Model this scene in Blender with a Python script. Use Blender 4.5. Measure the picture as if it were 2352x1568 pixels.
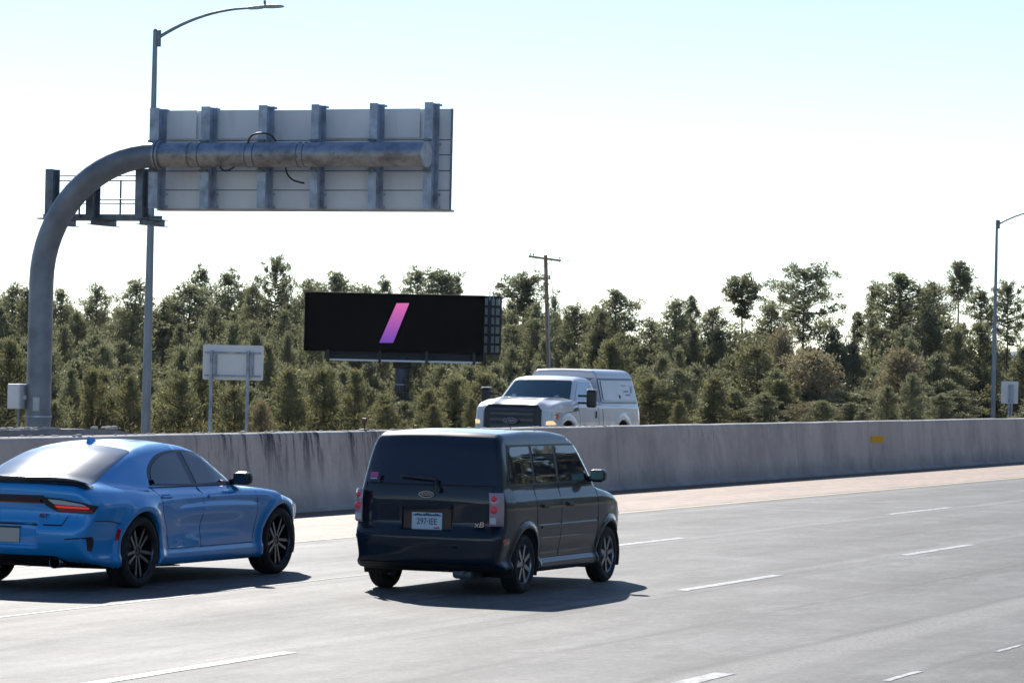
import bpy, bmesh, math, random
import numpy as np
from mathutils import Vector, Matrix

# ------------------------------------------------------------------ camera, sky, sun, exposure
for o in list(bpy.data.objects):
    bpy.data.objects.remove(o)
SC = bpy.context.scene
COL = SC.collection
R = math.radians
FOC, PIT, ROL, TH, CAMH = 7935.0, R(0.508), R(1.252), R(21.545), 2.264   # focal length in px of a 2352 px wide frame
_fw = np.array([math.cos(TH), math.sin(TH), 0]); _rt = np.array([math.sin(TH), -math.cos(TH), 0]); _up = np.array([0, 0, 1.0])
CF = _fw * math.cos(PIT) + _up * math.sin(PIT); CU0 = _up * math.cos(PIT) - _fw * math.sin(PIT)
CR = _rt * math.cos(ROL) + CU0 * math.sin(ROL); CU = CU0 * math.cos(ROL) - _rt * math.sin(ROL)
cd = bpy.data.cameras.new('camera'); cam = bpy.data.objects.new('camera', cd); COL.objects.link(cam)
cd.sensor_width = 36; cd.lens = FOC / 2352 * 36; cd.clip_start = 0.5; cd.clip_end = 12000
cam.matrix_world = Matrix([[CR[i], CU[i], -CF[i], (0, 0, CAMH)[i]] for i in range(3)] + [[0, 0, 0, 1]])
SC.camera = cam

SUN_AZ, SUN_EL = R(34.7), R(33)
world = bpy.data.worlds.new('World'); SC.world = world; world.use_nodes = True
wt = world.node_tree; wt.nodes.clear()
sky = wt.nodes.new('ShaderNodeTexSky'); sky.sky_type = 'NISHITA'; sky.sun_disc = False
sky.sun_elevation = SUN_EL; sky.sun_rotation = R(90) - SUN_AZ
sky.altitude = 2000; sky.air_density = 1.0; sky.dust_density = 0.15; sky.ozone_density = 1.7
bg = wt.nodes.new('ShaderNodeBackground'); bg.inputs['Strength'].default_value = 0.09
wo = wt.nodes.new('ShaderNodeOutputWorld')
wt.links.new(sky.outputs[0], bg.inputs[0]); wt.links.new(bg.outputs[0], wo.inputs[0])
sl = bpy.data.lights.new('sun', 'SUN'); sl.energy = 3.7; sl.angle = R(0.55); sl.color = (1, .95, .88)
sun = bpy.data.objects.new('sun', sl); COL.objects.link(sun)
sdir = Vector((math.cos(SUN_EL) * math.cos(SUN_AZ), math.cos(SUN_EL) * math.sin(SUN_AZ), math.sin(SUN_EL)))
sun.rotation_euler = sdir.to_track_quat('Z', 'Y').to_euler(); sun.location = (60, 60, 60)
SC.view_settings.view_transform = 'Standard'; SC.view_settings.look = 'None'; SC.view_settings.gamma = 1
SC.view_settings.use_curve_mapping = False
SC.view_settings.exposure = 0.70
try:
    SC.cycles.max_bounces = 6; SC.cycles.transparent_max_bounces = 6; SC.cycles.caustics_reflective = False; SC.cycles.caustics_refractive = False
    SC.cycles.use_denoising = True; SC.cycles.sample_clamp_indirect = 6
except Exception: pass

def ray(x, y):
    """direction of the photograph's point x, y (2352 px frame)"""
    return CF + CR * (x - 1176) / FOC - CU * (y - 784) / FOC
def at(x, y, D):
    r = ray(x, y); r = r * D / math.hypot(r[0], r[1]); return Vector((r[0], r[1], r[2] + CAMH))
def atU(x, y, u):
    r = ray(x, y); r = r * u / r[0]; return Vector((r[0], r[1], r[2] + CAMH))

# ------------------------------------------------------------------ helpers: objects
def tag(o, label=None, cat=None, group=None, kind=None):
    if label: o['label'] = label
    if cat: o['category'] = cat
    if group: o['group'] = group
    if kind: o['kind'] = kind
    return o
def thing(name, label, cat, loc=(0, 0, 0), rz=0.0, group=None):
    o = bpy.data.objects.new(name, None); COL.objects.link(o)
    o.location = loc; o.rotation_euler = (0, 0, rz); o.empty_display_size = .2
    return tag(o, label, cat, group)
def mesh_obj(name, V, F, m, parent=None, smooth=False, normals=None, midx=None):
    me = bpy.data.meshes.new(name)
    me.from_pydata([tuple(map(float, v)) for v in V] if not isinstance(V, np.ndarray) else V.tolist(), [], F if not isinstance(F, np.ndarray) else F.tolist())
    for mm in (m if isinstance(m, (list, tuple)) else [m]): me.materials.append(mm)
    if midx is not None: me.polygons.foreach_set('material_index', np.asarray(midx, dtype=np.int32))
    if smooth or normals is not None: me.polygons.foreach_set('use_smooth', [True] * len(me.polygons))
    me.update()
    if normals is not None: me.normals_split_custom_set_from_vertices(np.asarray(normals, dtype=float).tolist())
    o = bpy.data.objects.new(name, me); COL.objects.link(o)
    if parent: o.parent = parent
    return o
def copy_thing(src, name=None):
    c = src.copy(); COL.objects.link(c)
    for ch in src.children:
        d = ch.copy(); COL.objects.link(d); d.parent = c
    return c

class MB:
    def __init__(s): s.V = []; s.F = []; s.S = []
    def add(s, V, F, smooth=False):
        b = len(s.V); s.V += [tuple(v) for v in V]; s.F += [tuple(i + b for i in f) for f in F]; s.S += [smooth] * len(F); return s
    def box(s, c, d, M=None, bev=0.0):
        x, y, z = [k / 2 for k in d]
        if bev > 0:
            bm = bmesh.new(); bmesh.ops.create_cube(bm, size=1); bmesh.ops.scale(bm, vec=d, verts=bm.verts)
            bmesh.ops.bevel(bm, geom=bm.edges[:], offset=min(bev, min(d) * .45), segments=2, affect='EDGES', profile=.5)
            V = [v.co.copy() for v in bm.verts]; bm.verts.index_update(); F = [[v.index for v in f.verts] for f in bm.faces]; bm.free()
        else:
            V = [Vector((sx * x, sy * y, sz * z)) for sx in (-1, 1) for sy in (-1, 1) for sz in (-1, 1)]
            F = [(0, 1, 3, 2), (4, 6, 7, 5), (0, 4, 5, 1), (2, 3, 7, 6), (0, 2, 6, 4), (1, 5, 7, 3)]
        c = Vector(c)
        V = [((M @ v) if M else v) + c for v in V]
        return s.add(V, F)
    def bar(s, a, b, w, h, up=(0, 0, 1)):
        a, b = Vector(a), Vector(b); d = b - a; L = d.length; d.normalize(); u = Vector(up)
        if abs(d.dot(u)) > .98: u = Vector((0, 1, 0))
        sd = d.cross(u).normalized(); u2 = sd.cross(d)
        M = Matrix((d, sd, u2)).transposed()
        return s.box((a + b) / 2, (L, w, h), M)
    def tube(s, P, rad, n=14, cap=True):
        P = [Vector(p) for p in P]; k = len(P)
        if not hasattr(rad, '__len__'): rad = [rad] * k
        V = []; prev = None
        for i in range(k):
            t = (P[min(i + 1, k - 1)] - P[max(i - 1, 0)]).normalized()
            if prev is None:
                a = Vector((0, 0, 1)) if abs(t.z) < .9 else Vector((1, 0, 0)); e = t.cross(a).normalized()
            else: e = (prev - t * prev.dot(t)).normalized()
            prev = e; f = t.cross(e)
            V += [P[i] + (e * math.cos(2 * math.pi * j / n) + f * math.sin(2 * math.pi * j / n)) * rad[i] for j in range(n)]
        F = [(i * n + j, i * n + (j + 1) % n, (i + 1) * n + (j + 1) % n, (i + 1) * n + j) for i in range(k - 1) for j in range(n)]
        s.add(V, F, True)
        if cap:
            s.add(V[:n], [tuple(range(n))[::-1]]); s.add(V[-n:], [tuple(range(n))])
        return s
    def lathe(s, prof, n=40, c=(0, 0, 0), axis='y', sharp=False):
        """profile of (radius, height along axis)"""
        V = []
        for r, a in prof:
            for j in range(n):
                t = 2 * math.pi * j / n; p, q = r * math.cos(t), r * math.sin(t)
                v = (p, a, q) if axis == 'y' else ((p, q, a) if axis == 'z' else (a, p, q))
                V.append((v[0] + c[0], v[1] + c[1], v[2] + c[2]))
        F = [(i * n + j, (i + 1) * n + j, (i + 1) * n + (j + 1) % n, i * n + (j + 1) % n) for i in range(len(prof) - 1) for j in range(n)]
        return s.add(V, F, not sharp)
    def prism(s, poly, a0, a1, axis='y'):
        f = {'y': lambda p, a: (p[0], a, p[1]), 'x': lambda p, a: (a, p[0], p[1]), 'z': lambda p, a: (p[0], p[1], a)}[axis]
        n = len(poly); V = [f(p, a0) for p in poly] + [f(p, a1) for p in poly]
        F = [tuple(range(n)), tuple(range(2 * n - 1, n - 1, -1))] + [(i, i + n, (i + 1) % n + n, (i + 1) % n) for i in range(n)]
        return s.add(V, F)
    def build(s, name, m, parent=None, fix=True):
        o = mesh_obj(name, s.V, s.F, m, parent)
        me = o.data
        if fix:
            bm = bmesh.new(); bm.from_mesh(me); bmesh.ops.recalc_face_normals(bm, faces=bm.faces); bm.to_mesh(me); bm.free()
        me.polygons.foreach_set('use_smooth', s.S); me.update()
        return o

# ------------------------------------------------------------------ helpers: materials
class NT:
    def __init__(s, name):
        s.m = bpy.data.materials.new(name); s.m.use_nodes = True; s.t = s.m.node_tree; s.b = s.t.nodes['Principled BSDF']
        s.out = s.t.nodes['Material Output']
    def n(s, typ, **k):
        nd = s.t.nodes.new(typ)
        for a, v in k.items(): setattr(nd, a, v)
        return nd
    def put(s, sock, v):
        if v is None: return
        if isinstance(v, bpy.types.NodeSocket): s.t.links.new(v, sock)
        else: sock.default_value = v
    def math(s, op, a, b=0.0, c=None, clamp=False):
        nd = s.n('ShaderNodeMath', operation=op, use_clamp=clamp); s.put(nd.inputs[0], a); s.put(nd.inputs[1], b)
        if c is not None: s.put(nd.inputs[2], c)
        return nd.outputs[0]
    def xyz(s):
        tc = s.n('ShaderNodeTexCoord'); sp = s.n('ShaderNodeSeparateXYZ'); s.t.links.new(tc.outputs['Object'], sp.inputs[0]); return sp.outputs
    def comb(s, x, y, z):
        c = s.n('ShaderNodeCombineXYZ'); s.put(c.inputs[0], x); s.put(c.inputs[1], y); s.put(c.inputs[2], z); return c.outputs[0]
    def noise(s, scale, vec=None, detail=4, rough=.55, sc=(1, 1, 1)):
        nd = s.n('ShaderNodeTexNoise'); nd.inputs['Scale'].default_value = scale; nd.inputs['Detail'].default_value = detail; nd.inputs['Roughness'].default_value = rough
        if vec is None:
            tc = s.n('ShaderNodeTexCoord'); vec = tc.outputs['Object']
        if sc != (1, 1, 1):
            mp = s.n('ShaderNodeVectorMath', operation='MULTIPLY'); s.t.links.new(vec, mp.inputs[0]); mp.inputs[1].default_value = sc; vec = mp.outputs[0]
        s.t.links.new(vec, nd.inputs['Vector']); return nd.outputs['Fac']
    def ramp(s, f, stops):
        r = s.n('ShaderNodeValToRGB'); e = r.color_ramp.elements
        while len(e) < len(stops): e.new(.5)
        for i, (p, c) in enumerate(stops):
            e[i].position = p; e[i].color = (c[0], c[1], c[2], 1) if hasattr(c, '__len__') else (c, c, c, 1)
        s.put(r.inputs[0], f); return r.outputs[0]
    def mix(s, f, a, b, typ='MIX'):
        nd = s.n('ShaderNodeMix', data_type='RGBA', blend_type=typ); s.put(nd.inputs[0], f)
        for sock, v in ((nd.inputs[6], a), (nd.inputs[7], b)):
            s.put(sock, v if isinstance(v, bpy.types.NodeSocket) else ((v[0], v[1], v[2], 1) if hasattr(v, '__len__') else (v, v, v, 1)))
        return nd.outputs[2]
    def mapr(s, v, a, b, c=0.0, d=1.0):
        nd = s.n('ShaderNodeMapRange'); s.put(nd.inputs[0], v)
        for i, k in enumerate((a, b, c, d)): s.put(nd.inputs[i + 1], k)
        return nd.outputs[0]
    def bump(s, h, strength=.3, dist=.01):
        nd = s.n('ShaderNodeBump'); nd.inputs['Strength'].default_value = strength; nd.inputs['Distance'].default_value = dist
        s.put(nd.inputs['Height'], h); s.t.links.new(nd.outputs[0], s.b.inputs['Normal']); return nd
def mat(name, col, rough=.5, metal=0.0, coat=0.0, coat_rough=.03, spec=None, emit=None, var=0.0, vscale=6.0, ior=None, dirt=None):
    g = NT(name); b = g.b
    b.inputs['Base Color'].default_value = (*col, 1); b.inputs['Roughness'].default_value = rough; b.inputs['Metallic'].default_value = metal
    b.inputs['Coat Weight'].default_value = coat; b.inputs['Coat Roughness'].default_value = coat_rough
    if spec is not None: b.inputs['Specular IOR Level'].default_value = spec
    if ior: b.inputs['IOR'].default_value = ior
    if emit: b.inputs['Emission Color'].default_value = (*emit[:3], 1); b.inputs['Emission Strength'].default_value = emit[3]
    if var > 0:
        f = g.noise(vscale, detail=5)
        c = g.ramp(f, [(.3, [k * (1 - var) for k in col]), (.7, [min(1, k * (1 + var)) for k in col])])
        g.put(b.inputs['Base Color'], c)
        g.put(b.inputs['Roughness'], g.mapr(f, .3, .7, min(1, rough * 1.15), rough * .85))
    return g.m

M = {}
M['galv'] = mat('galvanised_steel', (.34, .40, .50), .5, .35, var=.35, vscale=3.2)
M['galv_light'] = mat('galvanised_light', (.42, .45, .49), .5, .5, var=.15, vscale=5)
M['galv_dark'] = mat('weathered_steel', (.15, .18, .22), .5, .6, var=.3, vscale=4)
M['pole_steel'] = mat('pole_steel', (.19, .215, .25), .5, .55, var=.22, vscale=1.5)
M['lamp_steel'] = mat('lamp_post_steel', (.25, .29, .34), .5, .5, var=.15, vscale=1.0)
M['alu'] = mat('aluminium_sheet', (.80, .80, .82), .5, .0, var=.08, vscale=1.3)
M['alu_edge'] = mat('aluminium_edge', (.50, .42, .36), .5, .3, var=.1, vscale=2)
M['black_cable'] = mat('black_cable', (.015, .016, .02), .5)
M['rubber'] = mat('tyre_rubber', (.012, .012, .013), .78, var=.25, vscale=20)
M['black_trim'] = mat('black_trim', (.012, .013, .016), .42)
M['matte_black'] = mat('matte_black', (.008, .008, .009), .85)
M['dark_glass'] = mat('tinted_glass', (.006, .012, .034), .02, spec=.35, coat=.75, coat_rough=.01)
M['rear_glass'] = mat('dusty_rear_glass', (.02, .03, .05), .15, spec=.9, coat=1.0, coat_rough=.11)
M['clear_glass'] = mat('windscreen_glass', (.02, .075, .10), .02, spec=.6, coat=1.0, coat_rough=.01)  # teal reflection put into the base colour
M['blue_seam'] = mat('blue_panel_gap', (.0, .02, .08), .6)
M['blue_trim'] = mat('dark_blue_trim', (.006, .014, .04), .3)
M['seam'] = mat('panel_gap', (.004, .005, .008), .7)
M['chrome'] = mat('chrome', (.6, .62, .65), .12, 1.0)
M['alloy'] = mat('alloy_rim', (.30, .33, .38), .28, .9)
M['dark_alloy'] = mat('dark_alloy_rim', (.07, .075, .09), .25, .9)
M['spoke_edge'] = mat('machined_spoke', (.22, .23, .27), .25, .95)
M['disc'] = mat('brake_disc', (.16, .16, .17), .4, .9)
M['red_lens'] = mat('red_lens', (.45, .012, .015), .12, coat=1.0)
M['red_lit'] = mat('lit_red_lamp', (.6, .02, .02), .2, emit=(1, .08, .06, .22))
M['red_soft'] = mat('dim_red_lamp', (.48, .05, .08), .3, emit=(1, .08, .1, .05))
M['pink_lens'] = mat('clear_red_lens', (.40, .30, .36), .12, coat=1.0)
M['clear_lens'] = mat('clear_lens', (.50, .56, .60), .12, coat=1.0)
M['amber'] = mat('amber_lens', (.8, .16, .03), .15, coat=1.0)
M['amber_lit'] = mat('lit_amber_lamp', (.9, .35, .1), .2, emit=(1, .55, .28, .75))
M['plate_white'] = mat('licence_plate', (.52, .62, .74), .4)
M['plate_tan'] = mat('licence_plate_tan', (.50, .48, .43), .4)
M['plate_ink'] = mat('plate_ink', (.03, .10, .14), .5)
M['sticker_pink'] = mat('sticker_pink', (.45, .10, .30), .5)
M['sticker_white'] = mat('sticker_white', (.55, .50, .65), .5)
M['mortar_yellow'] = mat('reflector_yellow', (.75, .42, .01), .35, var=.2, vscale=30)
M['wood'] = mat('weathered_pole_wood', (.34, .22, .16), .8, var=.35, vscale=3)
M['conduit'] = mat('plastic_conduit', (.38, .40, .44), .5)
M['paint_white'] = mat('white_road_paint', (.66, .66, .65), .6, var=.15, vscale=9)

def paint(name, col, metal=.35, rough=.35, dirt=0.0, spec=.5, coat=1.0):
    g = NT(name); b = g.b; b.inputs['Specular IOR Level'].default_value = spec
    b.inputs['Roughness'].default_value = rough; b.inputs['Metallic'].default_value = metal
    b.inputs['Coat Weight'].default_value = coat; b.inputs['Coat Roughness'].default_value = .025; b.inputs['Base Color'].default_value = (*col, 1)
    if dirt:
        x, y, z = g.xyz(); n = g.noise(2.2, detail=6)
        f = g.mapr(g.math('ADD', z, g.math('MULTIPLY', n, -.7)), .80, .05, 0, dirt)
        g.put(b.inputs['Base Color'], g.mix(f, col, (.20, .16, .135)))
        g.put(b.inputs['Roughness'], g.mapr(f, 0, 1, rough, .85)); g.put(b.inputs['Coat Weight'], g.mapr(f, 0, .6, 1, .1))
    return g.m
M['blue'] = paint('bright_blue_paint', (.004, .285, .70), .15, .35, spec=.4, coat=1.0)
M['navy'] = paint('black_blue_paint', (.002, .012, .026), .0, .4, spec=.15, coat=.8)
M['white'] = paint('white_paint', (.78, .785, .81), 0.0, .4, dirt=.85)

# concrete of the median barrier: drips, stains, joints and a grimy foot
g = NT('barrier_concrete'); x, y, z = g.xyz()
big = g.noise(.35, detail=4); fine = g.noise(14, detail=6)
streak = g.noise(1.0, g.comb(g.math('MULTIPLY', x, .8), y, g.math('MULTIPLY', z, .22)), detail=6, rough=.7)
base = g.ramp(big, [(.3, (.56, .52, .475)), (.7, (.72, .67, .62))])
base = g.mix(g.mapr(streak, .46, .74, 0, .40), base, (.17, .17, .185))
blot = g.noise(.9, detail=6, rough=.65); base = g.mix(g.mapr(blot, .48, .66, 0, .35), base, (.20, .20, .22))
thin = g.noise(1.0, g.comb(g.math('ADD', g.math('MULTIPLY', x, 1.7), g.math('MULTIPLY', z, .35)), y, g.math('MULTIPLY', z, .3)), detail=7, rough=.85)
base = g.mix(g.mapr(thin, .60, .68, 0, .55), base, (.07, .07, .08))
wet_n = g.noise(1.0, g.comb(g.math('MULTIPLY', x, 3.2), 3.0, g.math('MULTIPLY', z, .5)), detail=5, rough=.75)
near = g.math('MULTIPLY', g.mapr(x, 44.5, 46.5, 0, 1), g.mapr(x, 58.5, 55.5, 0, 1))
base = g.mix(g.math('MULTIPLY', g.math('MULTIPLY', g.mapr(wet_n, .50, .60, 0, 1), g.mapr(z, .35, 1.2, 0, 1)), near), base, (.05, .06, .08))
foot = g.mapr(g.math('ADD', z, g.math('MULTIPLY', g.noise(1.6, detail=5), .5)), .65, .2, 0, .45)
base = g.mix(foot, base, (.13, .14, .155))
jt = g.math('ABSOLUTE', g.math('SUBTRACT', g.math('FRACT', g.math('DIVIDE', x, 6.1)), .5))
base = g.mix(g.mapr(jt, .0015, .004, .42, 0), base, (.05, .05, .05))
base = g.mix(g.mapr(fine, .3, .75, .12, 0), base, (.1, .1, .1))
g.put(g.b.inputs['Base Color'], base); g.b.inputs['Roughness'].default_value = .9; g.bump(g.math('ADD', fine, streak), .35, .012)
M['barrier'] = g.m

# asphalt lanes: wheel tracks, long streaks, joints along the lanes, grain
g = NT('asphalt'); x, y, z = g.xyz()
lane = g.math('COSINE', g.math('MULTIPLY', g.math('SUBTRACT', y, 8.1), 2 * math.pi / 3.66))          # 1 at the lines, -1 mid lane
track = g.math('COSINE', g.math('MULTIPLY', g.math('SUBTRACT', y, 8.1), 4 * math.pi / 3.66))
s1 = g.noise(1.0, g.comb(g.math('MULTIPLY', x, .07), g.math('MULTIPLY', y, 1.1), 0), detail=6, rough=.62)
s2 = g.noise(1.0, g.comb(g.math('MULTIPLY', x, .35), g.math('MULTIPLY', y, 3.2), 4.0), detail=5, rough=.6)
s3 = g.noise(.25, detail=5); grain = g.noise(70, detail=3, rough=.8)
v = g.math('ADD', g.math('MULTIPLY', s1, .45), g.math('MULTIPLY', s2, .35))
v = g.math('ADD', v, g.math('MULTIPLY', g.noise(2.5, g.comb(g.math('MULTIPLY', x, .6), y, 2.0), detail=8, rough=.75), .20))
v = g.math('ADD', v, g.math('MULTIPLY', track, -.03)); v = g.math('ADD', v, g.math('MULTIPLY', lane, .012)); v = g.math('ADD', v, g.math('MULTIPLY', g.math('SUBTRACT', s3, .5), .35))
base = g.ramp(v, [(.36, (.078, .077, .076)), (.5, (.110, .108, .106)), (.64, (.150, .147, .143))])
blo = g.noise(.8, detail=7, rough=.7); base = g.mix(g.mapr(blo, .50, .64, 0, .55), base, (.23, .225, .215)); base = g.mix(g.mapr(blo, .50, .36, 0, .45), base, (.05, .05, .05))
sm = g.noise(1.0, g.comb(g.math('ADD', g.math('MULTIPLY', x, .30), g.math('MULTIPLY', y, .10)), g.math('MULTIPLY', y, .75), 9.0), detail=8, rough=.72); base = g.mix(g.mapr(sm, .53, .62, 0, .6), base, (.27, .265, .255))
mid = g.noise(7, detail=6, rough=.85); base = g.mix(g.mapr(mid, .38, .5, .45, 0), base, (.04, .04, .04)); base = g.mix(g.mapr(mid, .53, .66, 0, .4), base, (.30, .295, .28))
wob = g.math('MULTIPLY', g.math('SUBTRACT', g.noise(.5, detail=5), .5), .14)
yy = g.math('ADD', y, wob)
brk = g.noise(.45, g.comb(x, g.math('MULTIPLY', y, .8), 7), detail=3)
for yc, w, a in ((8.42, .03, .8), (11.42, .02, .55), (15.12, .018, .6), (18.7, .03, .6), (13.3, .018, .5), (9.9, .022, .7), (6.9, .022, .5), (17.0, .014, .4), (10.5, .012, .3), (14.25, .012, .3)):
    d = g.math('ABSOLUTE', g.math('SUBTRACT', yy, yc))
    base = g.mix(g.math('MULTIPLY', g.mapr(d, w * .9, w * 3.2, a, 0), g.mapr(brk, .34, .48, 0, 1)), base, (.035, .035, .037))
for yc, w, a in ((8.1, .30, .8), (11.85, .13, .55), (15.35, .12, .6), (18.55, .14, .5)):               # coarse pale strips along the line joints
    d = g.math('ABSOLUTE', g.math('SUBTRACT', yy, yc))
    base = g.mix(g.math('MULTIPLY', g.mapr(d, w * .5, w * 1.2, a, 0), g.mapr(g.noise(24, detail=4, rough=.8), .4, .6, .1, 1)), base, (.36, .345, .32))
crk = g.n('ShaderNodeTexVoronoi', feature='DISTANCE_TO_EDGE'); crk.inputs['Scale'].default_value = 1.0
g.t.links.new(g.comb(g.math('MULTIPLY', x, .09), g.math('ADD', g.math('MULTIPLY', y, .30), g.math('MULTIPLY', wob, 2)), 0), crk.inputs['Vector'])
base = g.mix(g.math('MULTIPLY', g.mapr(crk.outputs['Distance'], .001, .006, .55, 0), g.mapr(s2, .42, .55, 0, 1)), base, (.06, .06, .06))
gr2 = g.noise(17, detail=5, rough=.85); base = g.mix(g.mapr(gr2, .36, .56, .50, 0), base, (.04, .04, .04)); base = g.mix(g.mapr(gr2, .54, .70, 0, .45), base, (.40, .39, .37))
base = g.mix(g.mapr(grain, .3, .72, .35, 0), base, (.04, .04, .04)); base = g.mix(g.mapr(grain, .58, .8, 0, .30), base, (.5, .49, .47))
sh = g.mapr(g.math('ADD', y, g.math('MULTIPLY', wob, 3)), 19.15, 19.35, 0, 1)                         # sandy shoulder beyond the yellow line
sandn = g.noise(3, detail=7, rough=.7)
sand = g.ramp(sandn, [(.35, (.30, .20, .145)), (.55, (.46, .33, .245)), (.75, (.56, .44, .35))])
sand = g.mix(g.mapr(g.noise(.8, g.comb(g.math('MULTIPLY', x, .3), y, 0), detail=5), .5, .7, 0, .5), sand, (.22, .19, .17))
base = g.mix(sh, base, sand)
base = g.mix(g.mapr(g.math('ADD', y, g.math('MULTIPLY', wob, 3)), 21.9, 22.15, 0, .85), base, (.04, .038, .036))  # dark gutter strip at the barrier foot, its shadow deepened in the colour
g.put(g.b.inputs['Base Color'], base)
g.put(g.b.inputs['Roughness'], g.mapr(v, .35, .65, .72, .64)); g.b.inputs['Specular IOR Level'].default_value = .40
g.bump(g.math('ADD', g.math('MULTIPLY', grain, 1.0), g.math('MULTIPLY', s2, .4)), .55, .008)
M['asphalt'] = g.m
M['asphalt_far'] = mat('far_asphalt', (.18, .175, .17), .75, var=.2, vscale=1.0)

g = NT('yellow_edge_paint'); n = g.noise(9, detail=5)
g.put(g.b.inputs['Base Color'], g.ramp(n, [(.35, (.40, .30, .17)), (.6, (.66, .52, .28))])); g.b.inputs['Roughness'].default_value = .65
M['yellow_line'] = g.m
g = NT('worn_white_paint'); n = g.noise(7, detail=6, rough=.7)
g.put(g.b.inputs['Base Color'], g.ramp(n, [(.40, (.20, .20, .19)), (.58, (.55, .55, .54))])); g.b.inputs['Roughness'].default_value = .6
M['white_line'] = g.m
g = NT('dry_grass_ground'); n = g.noise(.35, detail=8, rough=.7)
g.put(g.b.inputs['Base Color'], g.ramp(n, [(.35, (.10, .085, .045)), (.55, (.20, .16, .09)), (.7, (.30, .25, .15))])); g.b.inputs['Roughness'].default_value = 1
M['ground'] = g.m
M['hill'] = mat('far_hill', (.06, .08, .10), 1.0, var=.3, vscale=.01)
M['gravel'] = mat('pale_gravel', (.55, .51, .46), .95, var=.35, vscale=8)
M['concrete'] = mat('cast_concrete', (.30, .28, .265), .9, var=.2, vscale=2.5)

def leaf_mat(name, dark, light, trans, tw=.45, accent=None):
    g = NT(name); g.t.nodes.remove(g.b)
    oi = g.n('ShaderNodeObjectInfo'); n = g.noise(.9, detail=3); n2 = g.noise(5, detail=2)
    n3 = g.noise(14, detail=2); f = g.math('ADD', g.math('MULTIPLY', n, .34), g.math('MULTIPLY', n2, .26)); f = g.math('ADD', f, g.math('MULTIPLY', n3, .25)); f = g.math('ADD', f, g.math('MULTIPLY', oi.outputs['Random'], .22))
    c = g.ramp(f, [(.33, dark), (.72, light)])
    if accent: c = g.mix(g.mapr(g.noise(1.7, detail=4), .60, .72, 0, .7), c, accent)
    d = g.n('ShaderNodeBsdfDiffuse'); t = g.n('ShaderNodeBsdfTranslucent'); gl = g.n('ShaderNodeBsdfGlossy'); gl.inputs['Roughness'].default_value = .42
    g.put(d.inputs['Color'], c); g.put(t.inputs['Color'], g.mix(.6, c, trans)); gl.inputs['Color'].default_value = (.5, .5, .45, 1)
    a = g.n('ShaderNodeMixShader'); a.inputs[0].default_value = tw; g.t.links.new(d.outputs[0], a.inputs[1]); g.t.links.new(t.outputs[0], a.inputs[2])
    b = g.n('ShaderNodeMixShader'); b.inputs[0].default_value = .07; g.t.links.new(a.outputs[0], b.inputs[1]); g.t.links.new(gl.outputs[0], b.inputs[2])
    g.t.links.new(b.outputs[0], g.out.inputs['Surface']); return g.m
M['pine'] = leaf_mat('pine_needles', (.055, .068, .042), (.23, .235, .145), (.40, .40, .20), tw=.52)
M['pine_olive'] = leaf_mat('sunlit_young_pine', (.055, .066, .036), (.22, .215, .11), (.40, .38, .16), accent=(.22, .13, .05))
M['oak'] = leaf_mat('dry_oak_leaves', (.12, .11, .072), (.36, .315, .19), (.46, .38, .20), accent=(.30, .20, .10))
M['brush'] = leaf_mat('dry_brush', (.08, .075, .04), (.20, .17, .09), (.28, .22, .09), accent=(.28, .13, .06))
M['bark'] = mat('pine_bark', (.09, .065, .05), .95, var=.3, vscale=5)

# ------------------------------------------------------------------ ground, roads, far hill
def gz(v):
    """terrain height across the road"""
    k = np.interp(v, [-400, -60, -18, -3, 42, 46, 62, 110, 300, 900, 3000], [12, 9.5, 2.2, -.06, -.06, .02, -2.6, -3.2, -3.4, -4, -6])
    return k
us = np.concatenate([np.linspace(-400, 0, 9)[:-1], np.arange(0, 420, 6.0), np.geomspace(420, 5200, 22)])
vs = np.concatenate([np.linspace(-400, -40, 8), np.arange(-35, -2, 3.0), [-2, 2, 42, 44, 46, 49, 52, 55, 58, 62], np.arange(68, 320, 6.0), np.geomspace(330, 3600, 18)])
UU, VV = np.meshgrid(us, vs, indexing='ij')
rng = np.random.default_rng(5)
bumps = .35 * np.sin(UU * .11 + 1.3 * np.sin(VV * .07)) * np.sin(VV * .13 + .6)
far = ((VV > 56) | (VV < -8)).astype(float)
ZZ = gz(VV) + bumps * far
V = np.stack([UU, VV, ZZ], -1).reshape(-1, 3); nu, nv = len(us), len(vs)
ii = np.arange(nu * nv).reshape(nu, nv)
F = np.stack([ii[:-1, :-1], ii[1:, :-1], ii[1:, 1:], ii[:-1, 1:]], -1).reshape(-1, 4)
tag(mesh_obj('ground', V, F, M['ground'], smooth=True), kind='structure')

def sheet(name, u0, u1, v0, v1, z, m, nu=1):
    b = MB(); V = []; F = []
    for i in range(nu + 1):
        u = u0 + (u1 - u0) * i / nu; V += [(u, v0, z), (u, v1, z)]
    F = [(2 * i, 2 * i + 2, 2 * i + 3, 2 * i + 1) for i in range(nu)]
    return mesh_obj(name, V, F, m)
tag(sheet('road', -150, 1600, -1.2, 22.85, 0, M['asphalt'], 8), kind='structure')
b = MB(); b.box((725, 32.3, .02), (1750, 18.0, .36)); tag(b.build('far_road', M['asphalt_far']), kind='structure')
tag(sheet('yellow_edge_line', -150, 1600, 18.98, 19.13, .004, M['yellow_line'], 4), kind='structure')
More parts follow.
